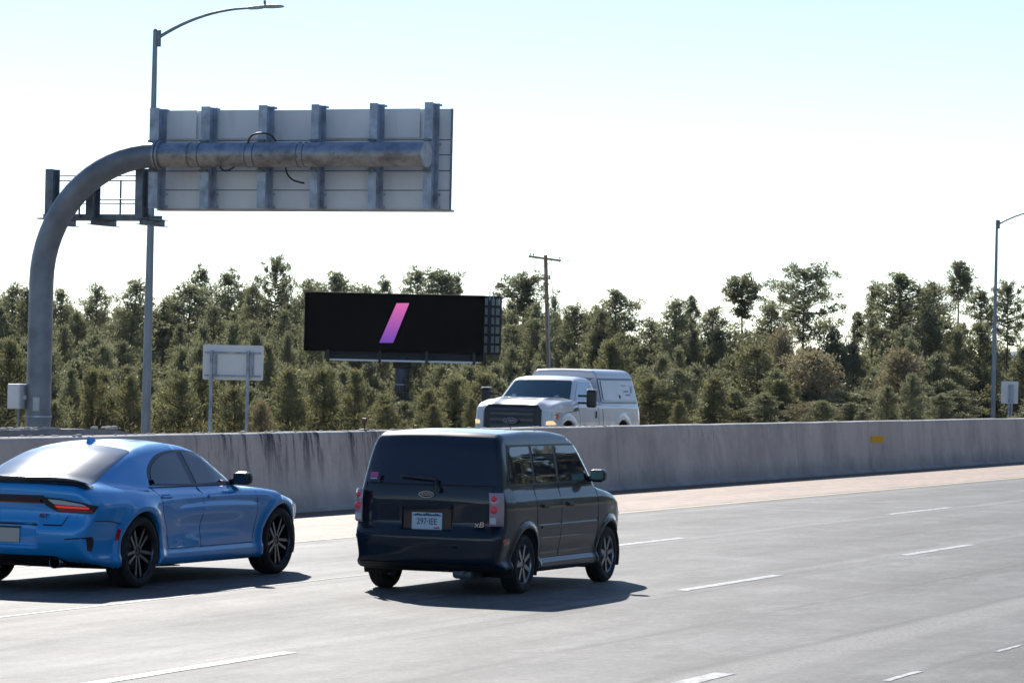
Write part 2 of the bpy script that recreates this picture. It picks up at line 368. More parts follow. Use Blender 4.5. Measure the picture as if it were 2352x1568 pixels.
# dashes where the photograph shows them, carried on at the same spacing beyond the frame
b = MB()
def dash(u0, u1, v, w=.14):
    n = 6; Vv = []; 
    rr = random.Random(int(u0 * 10 + v))
    L = [v - w / 2 + rr.uniform(-.008, .008) for _ in range(n + 1)]; Rr = [v + w / 2 + rr.uniform(-.008, .008) for _ in range(n + 1)]
    for i in range(n + 1): uu = u0 + (u1 - u0) * i / n; Vv += [(uu, L[i], .004), (uu, Rr[i], .004)]
    b.add(Vv, [(2 * i, 2 * i + 2, 2 * i + 3, 2 * i + 1) for i in range(n)])
for u0, u1 in [(-2.6, .5), (9.5, 12.6), (21.0, 24.95), (34.6, 38.1), (43.6, 47.2)]: dash(u0, u1, 11.69)
for u0, u1 in [(56.5, 60.2), (68.8, 72.4), (81, 84.6), (93, 97), (105, 109), (118, 122)]: dash(u0, u1, 11.69)
for u0, u1 in [(42.2, 45.9), (56.6, 60.9), (69, 73), (81.5, 85.5), (94, 98), (106, 110)]: dash(u0, u1, 15.47)
for u0, u1 in [(-3, .6), (9, 12.7), (22.0, 25.2), (46, 49.5), (58, 62), (70, 74)]: dash(u0, u1, 8.13, .17)
dash(28.6, 29.5, 6.84, .05); dash(25.3, 26.3, 6.90, .06)
dash(26.5, 30.6, 15.38, .05); dash(31.2, 35.5, 15.42, .045)
o = b.build('lane_markings', M['white_line'], fix=False); tag(o, kind='structure')

# far blue ridge
b = MB(); V = []; F = []
n = 60
for i in range(n + 1):
    t = i / n; a = TH - R(16) + R(34) * t; D = 3600
    h = 20 + 14 * math.sin(t * 9 + 1) + 8 * math.sin(t * 23) + 28 * math.exp(-((t - .16) / .12) ** 2)
    for k, (dd, zz) in enumerate(((-500, -30), (-200, h * .6), (0, h), (400, h * .5), (800, -30))):
        V.append(((D + dd) * math.cos(a), (D + dd) * math.sin(a), zz))
F = [(5 * i + k, 5 * i + 5 + k, 5 * i + 6 + k, 5 * i + 1 + k) for i in range(n) for k in range(4)]
b.add(V, F, True); tag(b.build('hills', M['hill']), kind='structure')

# ------------------------------------------------------------------ median barrier
bar = thing('median_barrier', 'long grey concrete median barrier with dark drips and stains behind the two near cars', 'barrier', (0, 0, 0))
prof = [(22.84, 0.0), (22.86, .055), (22.93, .075), (23.05, 1.20), (23.075, 1.235), (23.11, 1.25), (23.30, 1.25), (23.34, 1.23), (23.36, 1.2), (23.48, .1), (23.48, -.02)]
b = MB(); us2 = np.concatenate([np.arange(-60, 160, 1.5), np.geomspace(160, 1500, 40)]); V = []
rr = random.Random(3); 
for u in us2:
    j = rr.uniform(-.006, .006); k = rr.uniform(-.004, .004)
    for q, (v, z) in enumerate(prof): V.append((u, v + k * (q > 2), z + j * (3 < q < 9)))
m = len(prof)
F = [(i * m + k, (i + 1) * m + k, (i + 1) * m + k + 1, i * m + k + 1) for i in range(len(us2) - 1) for k in range(m - 1)]
b.add(V, F, False); b.build('wall', M['barrier'], bar)
# crumbs of snow and grit along the top
b = MB(); rr = random.Random(11)
for i in range(150):
    u = rr.uniform(40, 64); s = rr.uniform(.008, .028) * (1.4 if rr.random() < .15 else 1)
    b.box((u, rr.uniform(23.12, 23.28), 1.25 + s * .3), (s * rr.uniform(1, 5), s * 1.4, s * .8), Matrix.Rotation(rr.uniform(-.3, .3), 3, 'Z'), bev=s * .3)
o = b.build('grit', M['gravel'], bar); o['kind'] = 'stuff'

# yellow reflector plate bracketed to the barrier face
p = atU(1997, 1008, 82.6)
refl = thing('barrier_reflector', 'small yellow reflector plate fixed to the face of the concrete barrier', 'reflector', (82.6, 22.99, p.z))
b = MB(); b.prism([(-.16, -.075), (-.17, .06), (-.13, .085), (.13, .085), (.17, .05), (.14, -.08)], -.012, .012); o = b.build('plate', M['mortar_yellow'], refl); 
o.rotation_euler = (0, 0, R(-52)); o.location = (0, -.12, 0)
b = MB(); b.box((0, -.05, 0), (.05, .12, .05)); b.build('bracket', M['galv_dark'], refl)
# slim marker post on top of the barrier
p = atU(865, 985, 52.5)
mk = thing('marker_post', 'slim dark marker post standing on top of the barrier behind the boxy car', 'marker post', (52.2, 23.2, 1.25))
b = MB(); b.box((0, 0, .012), (.16, .12, .024), bev=.006); b.build('foot', M['black_trim'], mk)
b = MB(); b.tube([(0, 0, .02), (0, 0, .13)], .014, 8); b.build('stem', M['black_trim'], mk)
b = MB(); b.box((0, 0, .165), (.03, .085, .075), bev=.008); b.build('reflector_head', mat('dull_red_reflector', (.10, .03, .035), .4), mk)

# low roadside barrier round the foot of the sign gantry, grit on top
lb = thing('roadside_barrier', 'low grey concrete barrier with pale gravel on top at the curved pole foot', 'barrier', (0, 0, 0))
b = MB(); V = []; uu = [30, 40, 50, 60, 66, 70, 72.5, 74, 75.3, 76.4]; hh = [.7] * 7 + [.66, .52, .30]
for u, h in zip(uu, hh): V += [(u, 39.2, -.05), (u, 39.35, .3 * h / .7), (u, 39.42, h), (u, 39.9, h), (u, 40.15, -.05)]
b.add(V, [(5 * i + k, 5 * i + 5 + k, 5 * i + 6 + k, 5 * i + 1 + k) for i in range(len(uu) - 1) for k in range(4)] + [(0, 1, 2, 3, 4), tuple(range(5 * len(uu) - 5, 5 * len(uu)))])
b.build('wall', M['concrete'], lb)
b = MB(); rr = random.Random(4)
for i in range(420):
    u = rr.uniform(60, 74.4); s = rr.uniform(.02, .07)
    if 71.6 < u < 73.9 and rr.random() < .9: continue
    b.box((u, rr.uniform(39.5, 39.85), .70 + s * .2), (s * 2, s * 1.5, s * rr.uniform(.6, 1.5)), Matrix.Rotation(rr.uniform(0, 3), 3, 'Z'), bev=s * .3)
o = b.build('gravel', M['gravel'], lb); o['kind'] = 'stuff'

# ------------------------------------------------------------------ curved sign gantry
UG = 73.26
gan = thing('sign_gantry', 'huge curved steel pipe gantry arching from the left roadside over the far lanes', 'sign gantry', (UG, 41.15, .1))
def G(x, y, u=UG): p = atU(x, y, u); return Vector((p.x - UG, p.y - 41.15, p.z - .1))
zt = G(355, 359).z; re_ = G(978, 352); vend = re_.y; ztop = (zt + re_.z) / 2 + .0
Rb = 3.05; pts = [(0, 0, -.2), (0, 0, 1.5), (0, 0, ztop - Rb)]
for i in range(1, 17):
    a = i / 16 * math.pi / 2; pts.append((0, -Rb * (1 - math.cos(a)), ztop - Rb + Rb * math.sin(a)))
v0 = -Rb - .05
pr = .295
b = MB(); b.tube(pts + [(0, v0, ztop)], [pr * 1.04, pr * 1.02] + [pr * 1.0] * (len(pts) - 1), 32); b.build('curved_pole', M['pole_steel'], gan)
b = MB(); b.tube([(0, v0 - .06, ztop), (0, vend, ztop)], [pr * .985, pr * .985], 32)
b.tube([(0, v0 - .03, ztop), (0, v0 - .09, ztop)], pr * 1.17, 32)
b.tube([(0, v0 + .06, ztop), (0, v0 + .0, ztop)], pr * 1.17, 32)
g = NT('two_tone_pipe_steel'); n = g.noise(2.2, detail=7, rough=.7, sc=(1.0, 1.2, 2.0)); x, y, z = g.xyz()
low = g.mapr(g.math('ADD', z, g.math('MULTIPLY', n, .25)), ztop + .24, ztop + .08, 0, 1)  # pipe colour: blue-grey on top, mottled brown-grey towards the bottom
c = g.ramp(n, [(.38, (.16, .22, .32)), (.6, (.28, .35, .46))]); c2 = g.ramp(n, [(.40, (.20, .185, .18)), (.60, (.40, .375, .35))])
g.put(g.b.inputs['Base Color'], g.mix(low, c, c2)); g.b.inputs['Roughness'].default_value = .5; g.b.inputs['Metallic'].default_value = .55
b.build('arm', g.m, gan)
b = MB(); b.tube([(0, vend - .035, ztop), (0, vend, ztop)], pr * 1.03, 32); b.build('end_cap', M['galv_light'], gan)
for xs in (440, 463, 572, 590, 690, 704):
    q = G(xs, 358); b = MB(); b.lathe([(pr * .97, -.012), (pr * 1.02, -.012), (pr * 1.02, .012), (pr * .97, .012)], 32, (0, q.y, ztop), sharp=True); b.build('strap', M['galv_dark'], gan)
# foot: base plate, hand-hole cover, bands, control box
b = MB(); b.box((0, 0, .13), (.95, .95, .08)); [b.tube([(sx * .38, sy * .38, .15), (sx * .38, sy * .38, .28)], .03, 8) for sx in (-1, 1) for sy in (-1, 1)]; b.build('base_plate', M['galv'], gan)
for zz in (.55, .85): b = MB(); b.lathe([(pr * 1.0, zz - .02), (pr * 1.075, zz - .02), (pr * 1.075, zz + .02), (pr, zz + .02)], 32, (0, 0, 0), 'z', sharp=True); b.build('band', M['galv'], gan)
b = MB(); b.box((-.27, -.09, 1.15), (.07, .17, .34), bev=.015); b.build('hand_hole_cover', M['galv_light'], gan)
b = MB(); b.box((-.10, .47, 1.32), (.62, .33, .60), bev=.02); b.box((-.10, .29, 1.3), (.12, .1, .1)); cb = b.build('control_box', M['alu'], gan)
b = MB(); b.box((-.42, .47, 1.32), (.015, .28, .54), bev=.004); b.build('cover', M['alu'], cb)
b = MB(); b.tube([(-.05, .52, 1.05), (-.05, .52, -.1)], .03, 8); b.build('conduit', M['lamp_steel'], gan)

# ------------------------------------------------------------------ overhead sign (seen from behind), hung on the arm
US = UG + .95
def S(x, y, u=US): p = atU(x, y, u); return p.y, p.z
yl, _ = S(368, 300); yr, _ = S(1040, 300); ztopp = S(700, 253)[1]; zbot = S(700, 481)[1]
sign = thing('overhead_sign', 'wide grey overhead road sign seen from behind, hung on the curved gantry arm', 'road sign', (US, (yl + yr) / 2, zbot))
def P(v): return v - (yl + yr) / 2
W_ = yl - yr; Hs = ztopp - zbot
g = NT('sign_back'); x, y, z = g.xyz(); n = g.noise(.8, detail=5); nr = g.noise(1.0, g.comb(x, g.math('MULTIPLY', y, 2.0), g.math('MULTIPLY', z, .5)), detail=4)
c = g.ramp(n, [(.35, (.74, .75, .78)), (.65, (.85, .86, .88))])
c = g.mix(g.mapr(nr, .58, .75, 0, .25), c, (.25, .23, .21))
g.put(g.b.inputs['Base Color'], c); g.b.inputs['Roughness'].default_value = .5; g.b.inputs['Metallic'].default_value = .0; M['sign_back'] = g.m
zs = [S(700, yy)[1] - zbot for yy in (483, 436, 392, 356, 322)]
b = MB()
for i in range(5):
    z0 = zs[i]; z1 = zs[i + 1] - .022 if i < 4 else Hs
    b.box((0, 0, (z0 + z1) / 2), (.035, W_, z1 - z0 - .002))
b.build('panel', M['sign_back'], sign)
b = MB(); b.box((.008, 0, Hs / 2), (.012, W_ - .02, Hs - .02)); b.build('sign_face', M['galv_dark'], sign)
b = MB(); b.box((.06, 0, -.02), (.22, W_ + .02, .05)); b.build('bottom_rail', M['alu_edge'], sign)
b = MB(); b.box((-.03, -W_ / 2 + .01, Hs / 2), (.07, .02, Hs)); b.build('edge_trim', M['galv_dark'], sign)
posts = [(345, 366), (463, 483), (595, 614), (716, 733), (850, 868), (976, 995)]
ytop = {345: 248, 463: 245, 595: 242, 716: 240, 850: 237, 976: 235}
for i in range(5):      # upper panels fixed proud of the lower ones
    a = S(posts[i][1] + (14 if i else 14), 300, US - .08)[0]; c_ = S(posts[i + 1][0] - (12 if i in (0, 4) else 1), 300, US - .08)[0]
    if i == 2: continue
    z0 = S(700, 319)[1] - zbot
    b = MB(); b.box((-.075, (P(a) + P(c_)) / 2, (z0 + Hs) / 2 + .005), (.03, a - c_, Hs - z0)); b.build('upper_panel', M['sign_back'], sign)
for x0, x1 in posts:
    U1 = UG + .36; a = atU(x0, ytop[x0], U1); c_ = atU(x1, ytop[x0], U1); zt_ = a.z - zbot; zb = S((x0 + x1) / 2, 478, U1)[1] - zbot
    ym = P((a.y + c_.y) / 2); wd = (a.y - c_.y); b = MB(); du = U1 - US
    b.box((du, ym, (zt_ + zb) / 2), (.022, wd, zt_ - zb)); b.box((du + .2, ym, (zt_ + zb) / 2), (.38, .018, zt_ - zb)); b.box((du + .40, ym, (zt_ + zb) / 2), (.022, wd, zt_ - zb))
    for zz in (zt_ - .03, zt_ * .62, .35, .05): b.box((-.09, ym - .02, zz), (.16, wd * .7, .05))
    b.build('wide_flange_post', M['galv'], sign)
    for sgn in (-1, 1): b = MB(); b.box((du - .03, ym, ztop + .1 - zbot + sgn * (pr + .06)), (.16, wd * .9, .05)); b.build('clamp', M['galv_dark'], sign)
for k, (xa, xb) in enumerate(((481, 486), (738, 742), (998, 1003))):      # vertical stiffener angles hanging in the lower bays
    a = S(xa, 430, US - .1)[0]; b = MB(); b.box((-.1, P(a), S(700, 450)[1] - zbot), (.05, .05, .52)); b.build('bracket', M['alu'], sign)

# loose black cables on the pipe
def cable(name, label, pix, u, parent=None, r=.022):
    P_ = [atU(x, y, u) for x, y in pix]; o0 = P_[0]
    Q = []
    for i in range(len(P_) - 1):
        p0, p1, p2, p3 = P_[max(i - 1, 0)], P_[i], P_[i + 1], P_[min(i + 2, len(P_) - 1)]
        for t in (0, .25, .5, .75): Q.append(.5 * ((2 * p1) + (p2 - p0) * t + (2 * p0 - 5 * p1 + 4 * p2 - p3) * t * t + (3 * p1 - p0 - 3 * p2 + p3) * t ** 3))
    Q.append(P_[-1]); off = Vector((UG, 41.15, .1))
    b = MB(); b.tube([q - off for q in Q], r, 8); return b.build('cable', M['black_cable'], gan)
cable('c', '', [(570, 345), (571, 322), (583, 309), (603, 306), (622, 311), (634, 325)], UG - .1)
cable('c', '', [(656, 385), (660, 400), (672, 413), (686, 418), (699, 421)], UG + .2)
cable('c', '', [(505, 382), (512, 391), (525, 391), (538, 384)], UG - .1)

# ------------------------------------------------------------------ catwalk left of the sign
UC = UG + .75
cw = thing('service_catwalk', 'steel service catwalk with thin railings hanging behind the curve of the gantry', 'catwalk', (UC, 40.0, atU(250, 500, UC).z))
cz = cw.location.z
def C_(x, y, u=UC): p = atU(x, y, u); return Vector((p.x - UC, p.y - 40.0, p.z - cz))
for xa, xb, yt, yb in ((105, 122, 388, 500), (199, 216, 398, 500), (312, 328, 386, 500)):
    a, c_ = C_(xa, yt, UG + .4), C_(xb, yt, UG + .4); zb = C_(xa, yb, UG + .4).z; ym = (a.y + c_.y) / 2; wd = a.y - c_.y
    b = MB(); b.box((a.x, ym, (a.z + zb) / 2), (.02, wd, a.z - zb)); b.box((a.x + .17, ym, (a.z + zb) / 2), (.33, .018, a.z - zb)); b.box((a.x + .34, ym, (a.z + zb) / 2), (.02, wd, a.z - zb)); b.build('post', M['galv_dark'], cw)
    b = MB(); b.box((.38, ym, zb - .0), (1.3, wd, .018)); b.box((.38, ym, zb - .07), (1.3, .015, .14)); b.box((.38, ym, zb - .15), (1.3, wd, .018)); b.build('bracket', M['galv_dark'], cw)
for u_, x0, x1 in ((UC + .05, 100, 345), (UC + .75, 130, 372)):
    a, c_ = C_(x0, 496, u_), C_(x1, 496, u_); zz = C_(250, 496, u_).z
    b = MB(); b.box((a.x, (a.y + c_.y) / 2, .02), (.05, a.y - c_.y, .13)); b.build('edge_beam', M['galv_dark'], cw)
a, c_ = C_(100, 496, UC + .4), C_(360, 496, UC + .4); b = MB(); b.box((a.x, (a.y + c_.y) / 2, -.02), (.66, a.y - c_.y, .03)); b.build('grating', M['galv_dark'], cw)
for u_, yy in ((UC - .02, (404, 458)), (UC + .8, (415, 467))):
    a, c_ = C_(108, 404, u_), C_(352, 404, u_)
    for y_ in yy:
        zz = C_(235, y_, u_).z; b = MB(); b.tube([(a.x, a.y, zz), (a.x, c_.y, zz)], .017, 8); b.build('rail', M['galv_dark'], cw)
    for xs in ((125, 278) if u_ > UC + .3 else (184,)):
        q = C_(xs, 404, u_); b = MB(); b.tube([(q.x, q.y, C_(235, yy[0], u_).z), (q.x, q.y, 0)], .024, 8); b.build('rail_post', M['galv_dark'], cw)

# ------------------------------------------------------------------ lamp posts
def lamp_post(name, label, base, H, lean=(0, 0), arm=3.12, rise=.84):
    t = thing(name, label, 'street lamp', base, group='tall roadside lamp posts')
    b = MB(); b.tube([(0, 0, 0), (lean[0] * .5, lean[1] * .5, H * .5), (lean[0], lean[1], H)], [.145, .11, .07], 20); b.build('pole', M['lamp_steel'], t)
    b = MB(); b.tube([(lean[0], lean[1], H), (lean[0], lean[1], H + .07)], [.085, .03], 16); b.build('cap', M['lamp_steel'], t)
    b = MB(); b.box((0, 0, .03), (.5, .5, .06)); b.tube([(0, 0, .05), (0, 0, .3)], [.2, .17], 20); b.build('base', M['lamp_steel'], t)
    pz = H - .22
    b = MB(); b.box((lean[0], lean[1] - .12, pz), (.09, .12, .5), bev=.01); b.build('arm_bracket', M['galv_dark'], t)
    P_ = []
    for i in range(13):
        s = i / 12; P_.append((lean[0], lean[1] - .1 - arm * s, pz + .02 + rise * (1 - (1 - s) ** 2.1)))
    b = MB(); b.tube(P_, [.055 - .022 * i / 12 for i in range(13)], 12); b.build('arm', M['lamp_steel'], t)
    e = P_[-1]
    b = MB(); b.tube([(e[0], e[1] + .1, e[2]), (e[0], e[1] - .15, e[2] + .01), (e[0], e[1] - .35, e[2] + .015)], [.05, .06, .05], 12)
    V = []
    secs = [(-.25, .07, .03, .05), (-.4, .13, .05, .07), (-.65, .17, .055, .08), (-.9, .165, .045, .06), (-1.02, .11, .03, .03)]
    for dy, w, lo, hi in secs:
        for k in range(12):
            a = 2 * math.pi * k / 12; V.append((e[0] + w * math.cos(a), e[1] + dy, e[2] + .03 + (hi if math.sin(a) > 0 else lo) * math.sin(a)))
    F = [(i * 12 + k, i * 12 + (k + 1) % 12, (i + 1) * 12 + (k + 1) % 12, (i + 1) * 12 + k) for i in range(4) for k in range(12)] + [tuple(range(12)), tuple(range(48, 60))]
    b.add(V, F, True); hd = b.build('lamp_head', M['galv_light'], t)
    b = MB(); b.tube([(e[0], e[1] - .42, e[2] + .09), (e[0], e[1] - .42, e[2] + .22)], [.035, .04], 10); b.build('photocell', M['galv_dark'], hd)
    return t
p0 = atU(343, 985, 93.1); p1 = atU(357, 72, 93.1)
lamp_post('lamp_post', 'tall grey lamp post rising behind the left end of the overhead sign', (93.1, 48.6, float(gz(48.6))), p1.z - float(gz(48.6)), (0, p1.y - 48.6))
p1 = atU(2290, 507, 200.2)
lamp_post('lamp_post', 'distant grey lamp post at the right edge, its arm leaving the picture', (200.2, 48.42, float(gz(48.42))), p1.z - float(gz(48.42)), (0, p1.y - 48.42))

# ------------------------------------------------------------------ small roadside signs seen from behind
def road_sign(name, label, u, x0, x1, y0, y1, postx, grp='small road signs seen from behind', frame=True):
    a = atU(x0, y0, u); c_ = atU(x1, y1, u); ctr = Vector((u, (a.y + c_.y) / 2, gz((a.y + c_.y) / 2))); W = a.y - c_.y; z0 = c_.z - ctr.z; z1 = a.z - ctr.z
    t = thing(name, label, 'road sign', ctr, group=grp)
    b = MB(); pl = [( -W / 2 + .03, z0), (-W / 2, z0 + .03), (-W / 2, z1 - .03), (-W / 2 + .03, z1), (W / 2 - .03, z1), (W / 2, z1 - .03), (W / 2, z0 + .03), (W / 2 - .03, z0)]
    b.prism(pl, -.005, .005, 'x'); b.build('panel', M['sign_back'], t)
    for px in postx:
        yv = atU(px, y1, u).y - ctr.y; b = MB(); b.box((-.1, yv, (z1 - .12) / 2 - .1), (.06, .09, z1 + .0), bev=.008); b.build('post', M['galv'], t)
    if frame:
        for zz in (z1 - .22 * (z1 - z0), z0 + .12 * (z1 - z0)): b = MB(); b.box((-.035, 0, zz), (.05, W * .92, .05)); b.build('cross_rail', M['galv'], t)
        for px in postx:
            yv = atU(px, y1, u).y - ctr.y - .12; b = MB(); b.box((-.03, yv, (z0 + z1) / 2 - .05), (.035, .05, (z1 - z0) * .72)); b.build('stiffener', M['galv'], t)
    return t
road_sign('road_sign', 'plain grey back of a wide road sign on two posts below the overhead sign', 92.0, 467, 604, 791, 874, (488, 572))
road_sign('road_sign', 'small grey back of a road sign beside the far right lamp post', 186, 2300, 2338, 875, 927, (2318, 2325), frame=False)

# ------------------------------------------------------------------ billboard
BD = 190.0; bx = at(906, 741, BD); fwd = Vector((bx.x, bx.y, 0)).normalized(); ang = math.atan2(fwd.y, fwd.x)
zbase = -3.6
bb = thing('billboard', 'black digital billboard showing one slanted pink and purple stripe, on a single dark pole', 'billboard', (bx.x, bx.y, zbase), ang)
inv = bb.matrix_basis.inverted()
def B(x, y, dd=0.0):
    p = at(x, y, BD + dd); q = Matrix.Rotation(-ang, 3, 'Z') @ (p - Vector((bx.x, bx.y, zbase))); return q
tl, tr, bl, br = B(700, 673), B(1113, 675), B(698, 809), B(1113, 810)
yL = (tl.y + bl.y) / 2; yR = (tr.y + br.y) / 2; zT = (tl.z + tr.z) / 2; zB_ = (bl.z + br.z) / 2
b = MB(); b.box((.2, (yL + yR) / 2, (zT + zB_) / 2), (.4, yL - yR, zT - zB_), bev=.03); b.build('cabinet', mat('screen_case', (.004, .004, .005), .6, spec=.1), bb)
scr = mat('dark_led_screen', (.0015, .0015, .002), .95, spec=0.02)
b = MB(); b.box((-.015, (yL + yR) / 2, (zT + zB_) / 2), (.02, yL - yR - .1, zT - zB_ - .1)); sc_ = b.build('screen', scr, bb)
g = NT('lit_stripe'); x, y, z = g.xyz(); zc = [B(920, yy).z for yy in (787, 696)]
col = g.ramp(g.mapr(z, zc[0], zc[1]), [(0, (.135, .055, .36)), (.5, (.34, .09, .36)), (1, (.62, .125, .36))])
g.b.inputs['Base Color'].default_value = (0, 0, 0, 1); g.b.inputs['Roughness'].default_value = 1; g.b.inputs['Specular IOR Level'].default_value = 0
g.put(g.b.inputs['Emission Color'], col); g.b.inputs['Emission Strength'].default_value = .72
pl = [B(x, y) for x, y in ((911, 696), (940, 696), (903, 787), (871, 787))]
b = MB(); b.prism([(p.y, p.z) for p in pl], -.032, -.027, 'x'); b.build('stripe', g.m, sc_)
# rear face of the V, its frame, walkway, pole
yr2 = B(1150, 745, 2.5).y; h0 = B(1130, 812, 2).z; h1 = B(1130, 682, 2).z
b = MB()
for k in range(4): 
    yy = yR - .02 + (yr2 - yR + .02) * k / 3
    b.box((2.2 + k * .2, yy, (h0 + h1) / 2), (.06, (.08, .22, .08, .12)[k], h1 - h0))
for k in range(7): b.bar((2.2, yR + .6, h0 + (h1 - h0) * k / 6), (3.0, yr2, h0 + (h1 - h0) * k / 6), .07, .14)
b.bar((2.6, yL - .3, h1 - .2), (2.6, yR, h1 - .2), .2, .2); b.bar((2.6, yL - .3, h0 + .2), (2.6, yR, h0 + .2), .2, .2)
b.build('rear_frame', mat('billboard_steel', (.03, .035, .05), .6, .3, var=.3), bb)
b = MB(); b.bar((3.35, yL - .3, (h0 + h1) / 2), (3.35, yr2 + .05, (h0 + h1) / 2), .12, h1 - h0); b.build('rear_panel', mat('rear_panel_grey', (.42, .46, .43), .6), bb)
for xx in (1125, 1133): q = B(xx, 700, 2); b = MB(); b.tube([(2.1, q.y, h1 - .2), (2.1, q.y, h1 + .35)], .03, 6); b.build('mast', M['galv'], bb)
ya, yb_ = B(757, 828).y, B(1098, 828).y; zw = B(922, 829).z
b = MB(); b.box((.2, (ya + yb_) / 2, zw), (1.1, ya - yb_, .10)); b.build('walkway', mat('pale_walkway', (.86, .86, .88), .7), bb)
b = MB(); b.box((1.2, (ya + yb_) / 2, zB_ - .20), (.5, ya - yb_ + .6, .42)); b.build('torsion_beam', mat('billboard_beam', (.05, .06, .085), .6, .2), bb)
for xx in (752, 872, 980, 1089, 1114): q = B(xx, 820); b = MB(); b.box((.35, q.y, (zw + zB_) / 2 - .02), (1.5, .14, zB_ - zw + .22)); b.build('outrigger', M['black_trim'], bb)
py = B(924, 850).y
g = mat('billboard_pole_steel', (.06, .075, .12), .5, .3, var=.15, vscale=1)
b = MB(); b.tube([(1.2, py, 0), (1.2, py, zB_ - .25)], [.40, .39], 24); b.build('pole', g, bb)
b = MB(); b.box((1.2, py, zw - .2), (1.0, 1.05, .4), bev=.08); b.build('saddle', M['black_trim'], bb)
b = MB(); zz = B(920, 883).z; b.lathe([(.39, zz - .03), (.44, zz - .03), (.44, zz + .03), (.39, zz + .03)], 24, (1.2, py, 0), 'z', sharp=True); b.build('collar', M['galv_light'], bb)
b = MB(); b.tube([(1.0, py - .45, .5), (1.0, py - .45, zz)], .035, 6); b.tube([(1.0, py + .45, .5), (1.0, py + .45, zz - .8)], .035, 6); b.build('conduit', M['galv_light'], bb)

# ------------------------------------------------------------------ utility pole
U2 = 186.7
pb, pt = atU(1260, 845, U2), atU(1253, 586, U2)
gzv = -2.9
slope = (pt.y - pb.y) / (pt.z - pb.z); base = Vector((U2, pb.y - slope * (pb.z - gzv), gzv))
up_ = thing('utility_pole', 'leaning wooden utility pole with a crossarm and cut wires standing before the pines', 'utility pole', base)
def Uq(x, y): p = atU(x, y, U2); return p - base
b = MB(); b.tube([(0, 0, 0), pt - base], [.155, .105], 14); b.build('pole', M['wood'], up_)
b = MB(); b.bar(Uq(1217, 589) + Vector((-.16, 0, 0)), Uq(1290, 599) + Vector((-.16, 0, 0)), .1, .12); b.build('crossarm', M['wood'], up_)
for xa in (1235, 1273): b = MB(); b.bar(Uq(xa, 593 + (xa - 1235) * .1) + Vector((-.22, 0, 0)), Uq(1253, 613) + Vector((-.16, 0, 0)), .05, .02); b.build('brace', M['wood'], up_)
for xa in (1220, 1228, 1288): q = Uq(xa, 589 + (xa - 1220) * .13); b = MB(); b.tube([q + Vector((-.16, 0, .05)), q + Vector((-.16, 0, .15)), q + Vector((-.16, 0, .2))], [.02, .045, .03], 8); b.build('insulator', M['galv_dark'], up_)
b = MB()
for P_ in ([(1290, 597), (1303, 599), (1312, 600), (1322, 602)], [(1286, 600), (1289, 606), (1285, 611), (1282, 605)], [(1269, 620), (1267, 640), (1271, 668), (1274, 700)]):
    b.tube([Uq(x, y) + Vector((-.1, 0, 0)) for x, y in P_], .018, 5)
b.build('wire', M['galv'], up_)
b = MB(); b.tube([Uq(1262, 632), Uq(1262, 642)], .05, 8); b.build('cable_clamp', M['galv_dark'], up_)
b = MB(); b.tube([Uq(1261.5, 706) + Vector((-.14, 0, 0)), Uq(1263.5, 790) + Vector((-.14, 0, 0)), Uq(1267, 980) + Vector((-.14, 0, 0))], .05, 8); b.build('conduit', M['conduit'], up_)

# ------------------------------------------------------------------ vehicle bodies as implicit surfaces
def gauss(a, s, axis=0):
    if s <= 0: return a
    r = int(3 * s) + 1; k = np.exp(-.5 * (np.arange(-r, r + 1) / s) ** 2); k /= k.sum()
    pad = [(0, 0)] * a.ndim; pad[axis] = (r, r); p = np.pad(a, pad, mode='edge')
    return sum(k[i] * np.take(p, range(i, i + a.shape[axis]), axis=axis) for i in range(2 * r + 1))
def bsw(t): return ((1 - t) ** 3 / 6, (3 * t ** 3 - 6 * t ** 2 + 4) / 6, (-3 * t ** 3 + 3 * t ** 2 + 3 * t + 1) / 6, t ** 3 / 6)
class S1:
    def __init__(s, pts, sig=.03, h=.01):
        xs = [p[0] for p in pts]; s.h = h; s.a = xs[0] - .5; n = int((xs[-1] - xs[0] + 1.0) / h) + 1
        s.t = gauss(np.interp(s.a + np.arange(n) * h, xs, [p[1] for p in pts]), sig / h)
    def __call__(s, x):
        q = np.clip((x - s.a) / s.h, 1, len(s.t) - 3.001); i = q.astype(int); w = bsw(q - i)
        return sum(w[k] * s.t[i + k - 1] for k in range(4))
class S2:
    """signed distance to a closed outline, blurred by sig so that its corners are rounded"""
    def __init__(s, poly, sig=.02, h=.0125, m=.25):
        P = np.array(poly, float); lo = P.min(0) - m; hi = P.max(0) + m; s.lo = lo; s.h = h
        n = np.ceil((hi - lo) / h).astype(int) + 1; X, Y = np.meshgrid(lo[0] + np.arange(n[0]) * h, lo[1] + np.arange(n[1]) * h, indexing='ij')
        d = np.full(X.shape, 1e9); ins = np.zeros(X.shape, bool)
        for (x0, y0), (x1, y1) in zip(P, np.roll(P, -1, 0)):
            ex, ey = x1 - x0, y1 - y0; L = ex * ex + ey * ey + 1e-12; t = np.clip(((X - x0) * ex + (Y - y0) * ey) / L, 0, 1)
            d = np.minimum(d, np.hypot(X - x0 - t * ex, Y - y0 - t * ey))
            if y0 != y1: ins ^= ((Y >= min(y0, y1)) & (Y < max(y0, y1)) & (X < x0 + (Y - y0) * ex / (y1 - y0)))
        d = np.where(ins, -d, d); s.t = gauss(gauss(d, sig / h, 0), sig / h, 1)
    def __call__(s, x, y):
        n0, n1 = s.t.shape; q = np.clip((x - s.lo[0]) / s.h, 1, n0 - 3.001); r = np.clip((y - s.lo[1]) / s.h, 1, n1 - 3.001)
        i = q.astype(int); j = r.astype(int); wx = bsw(q - i); wy = bsw(r - j); o = 0
        for a in range(4):
            row = 0
            for c in range(4): row = row + wy[c] * s.t[i + a - 1, j + c - 1]
            o = o + wx[a] * row
        return o
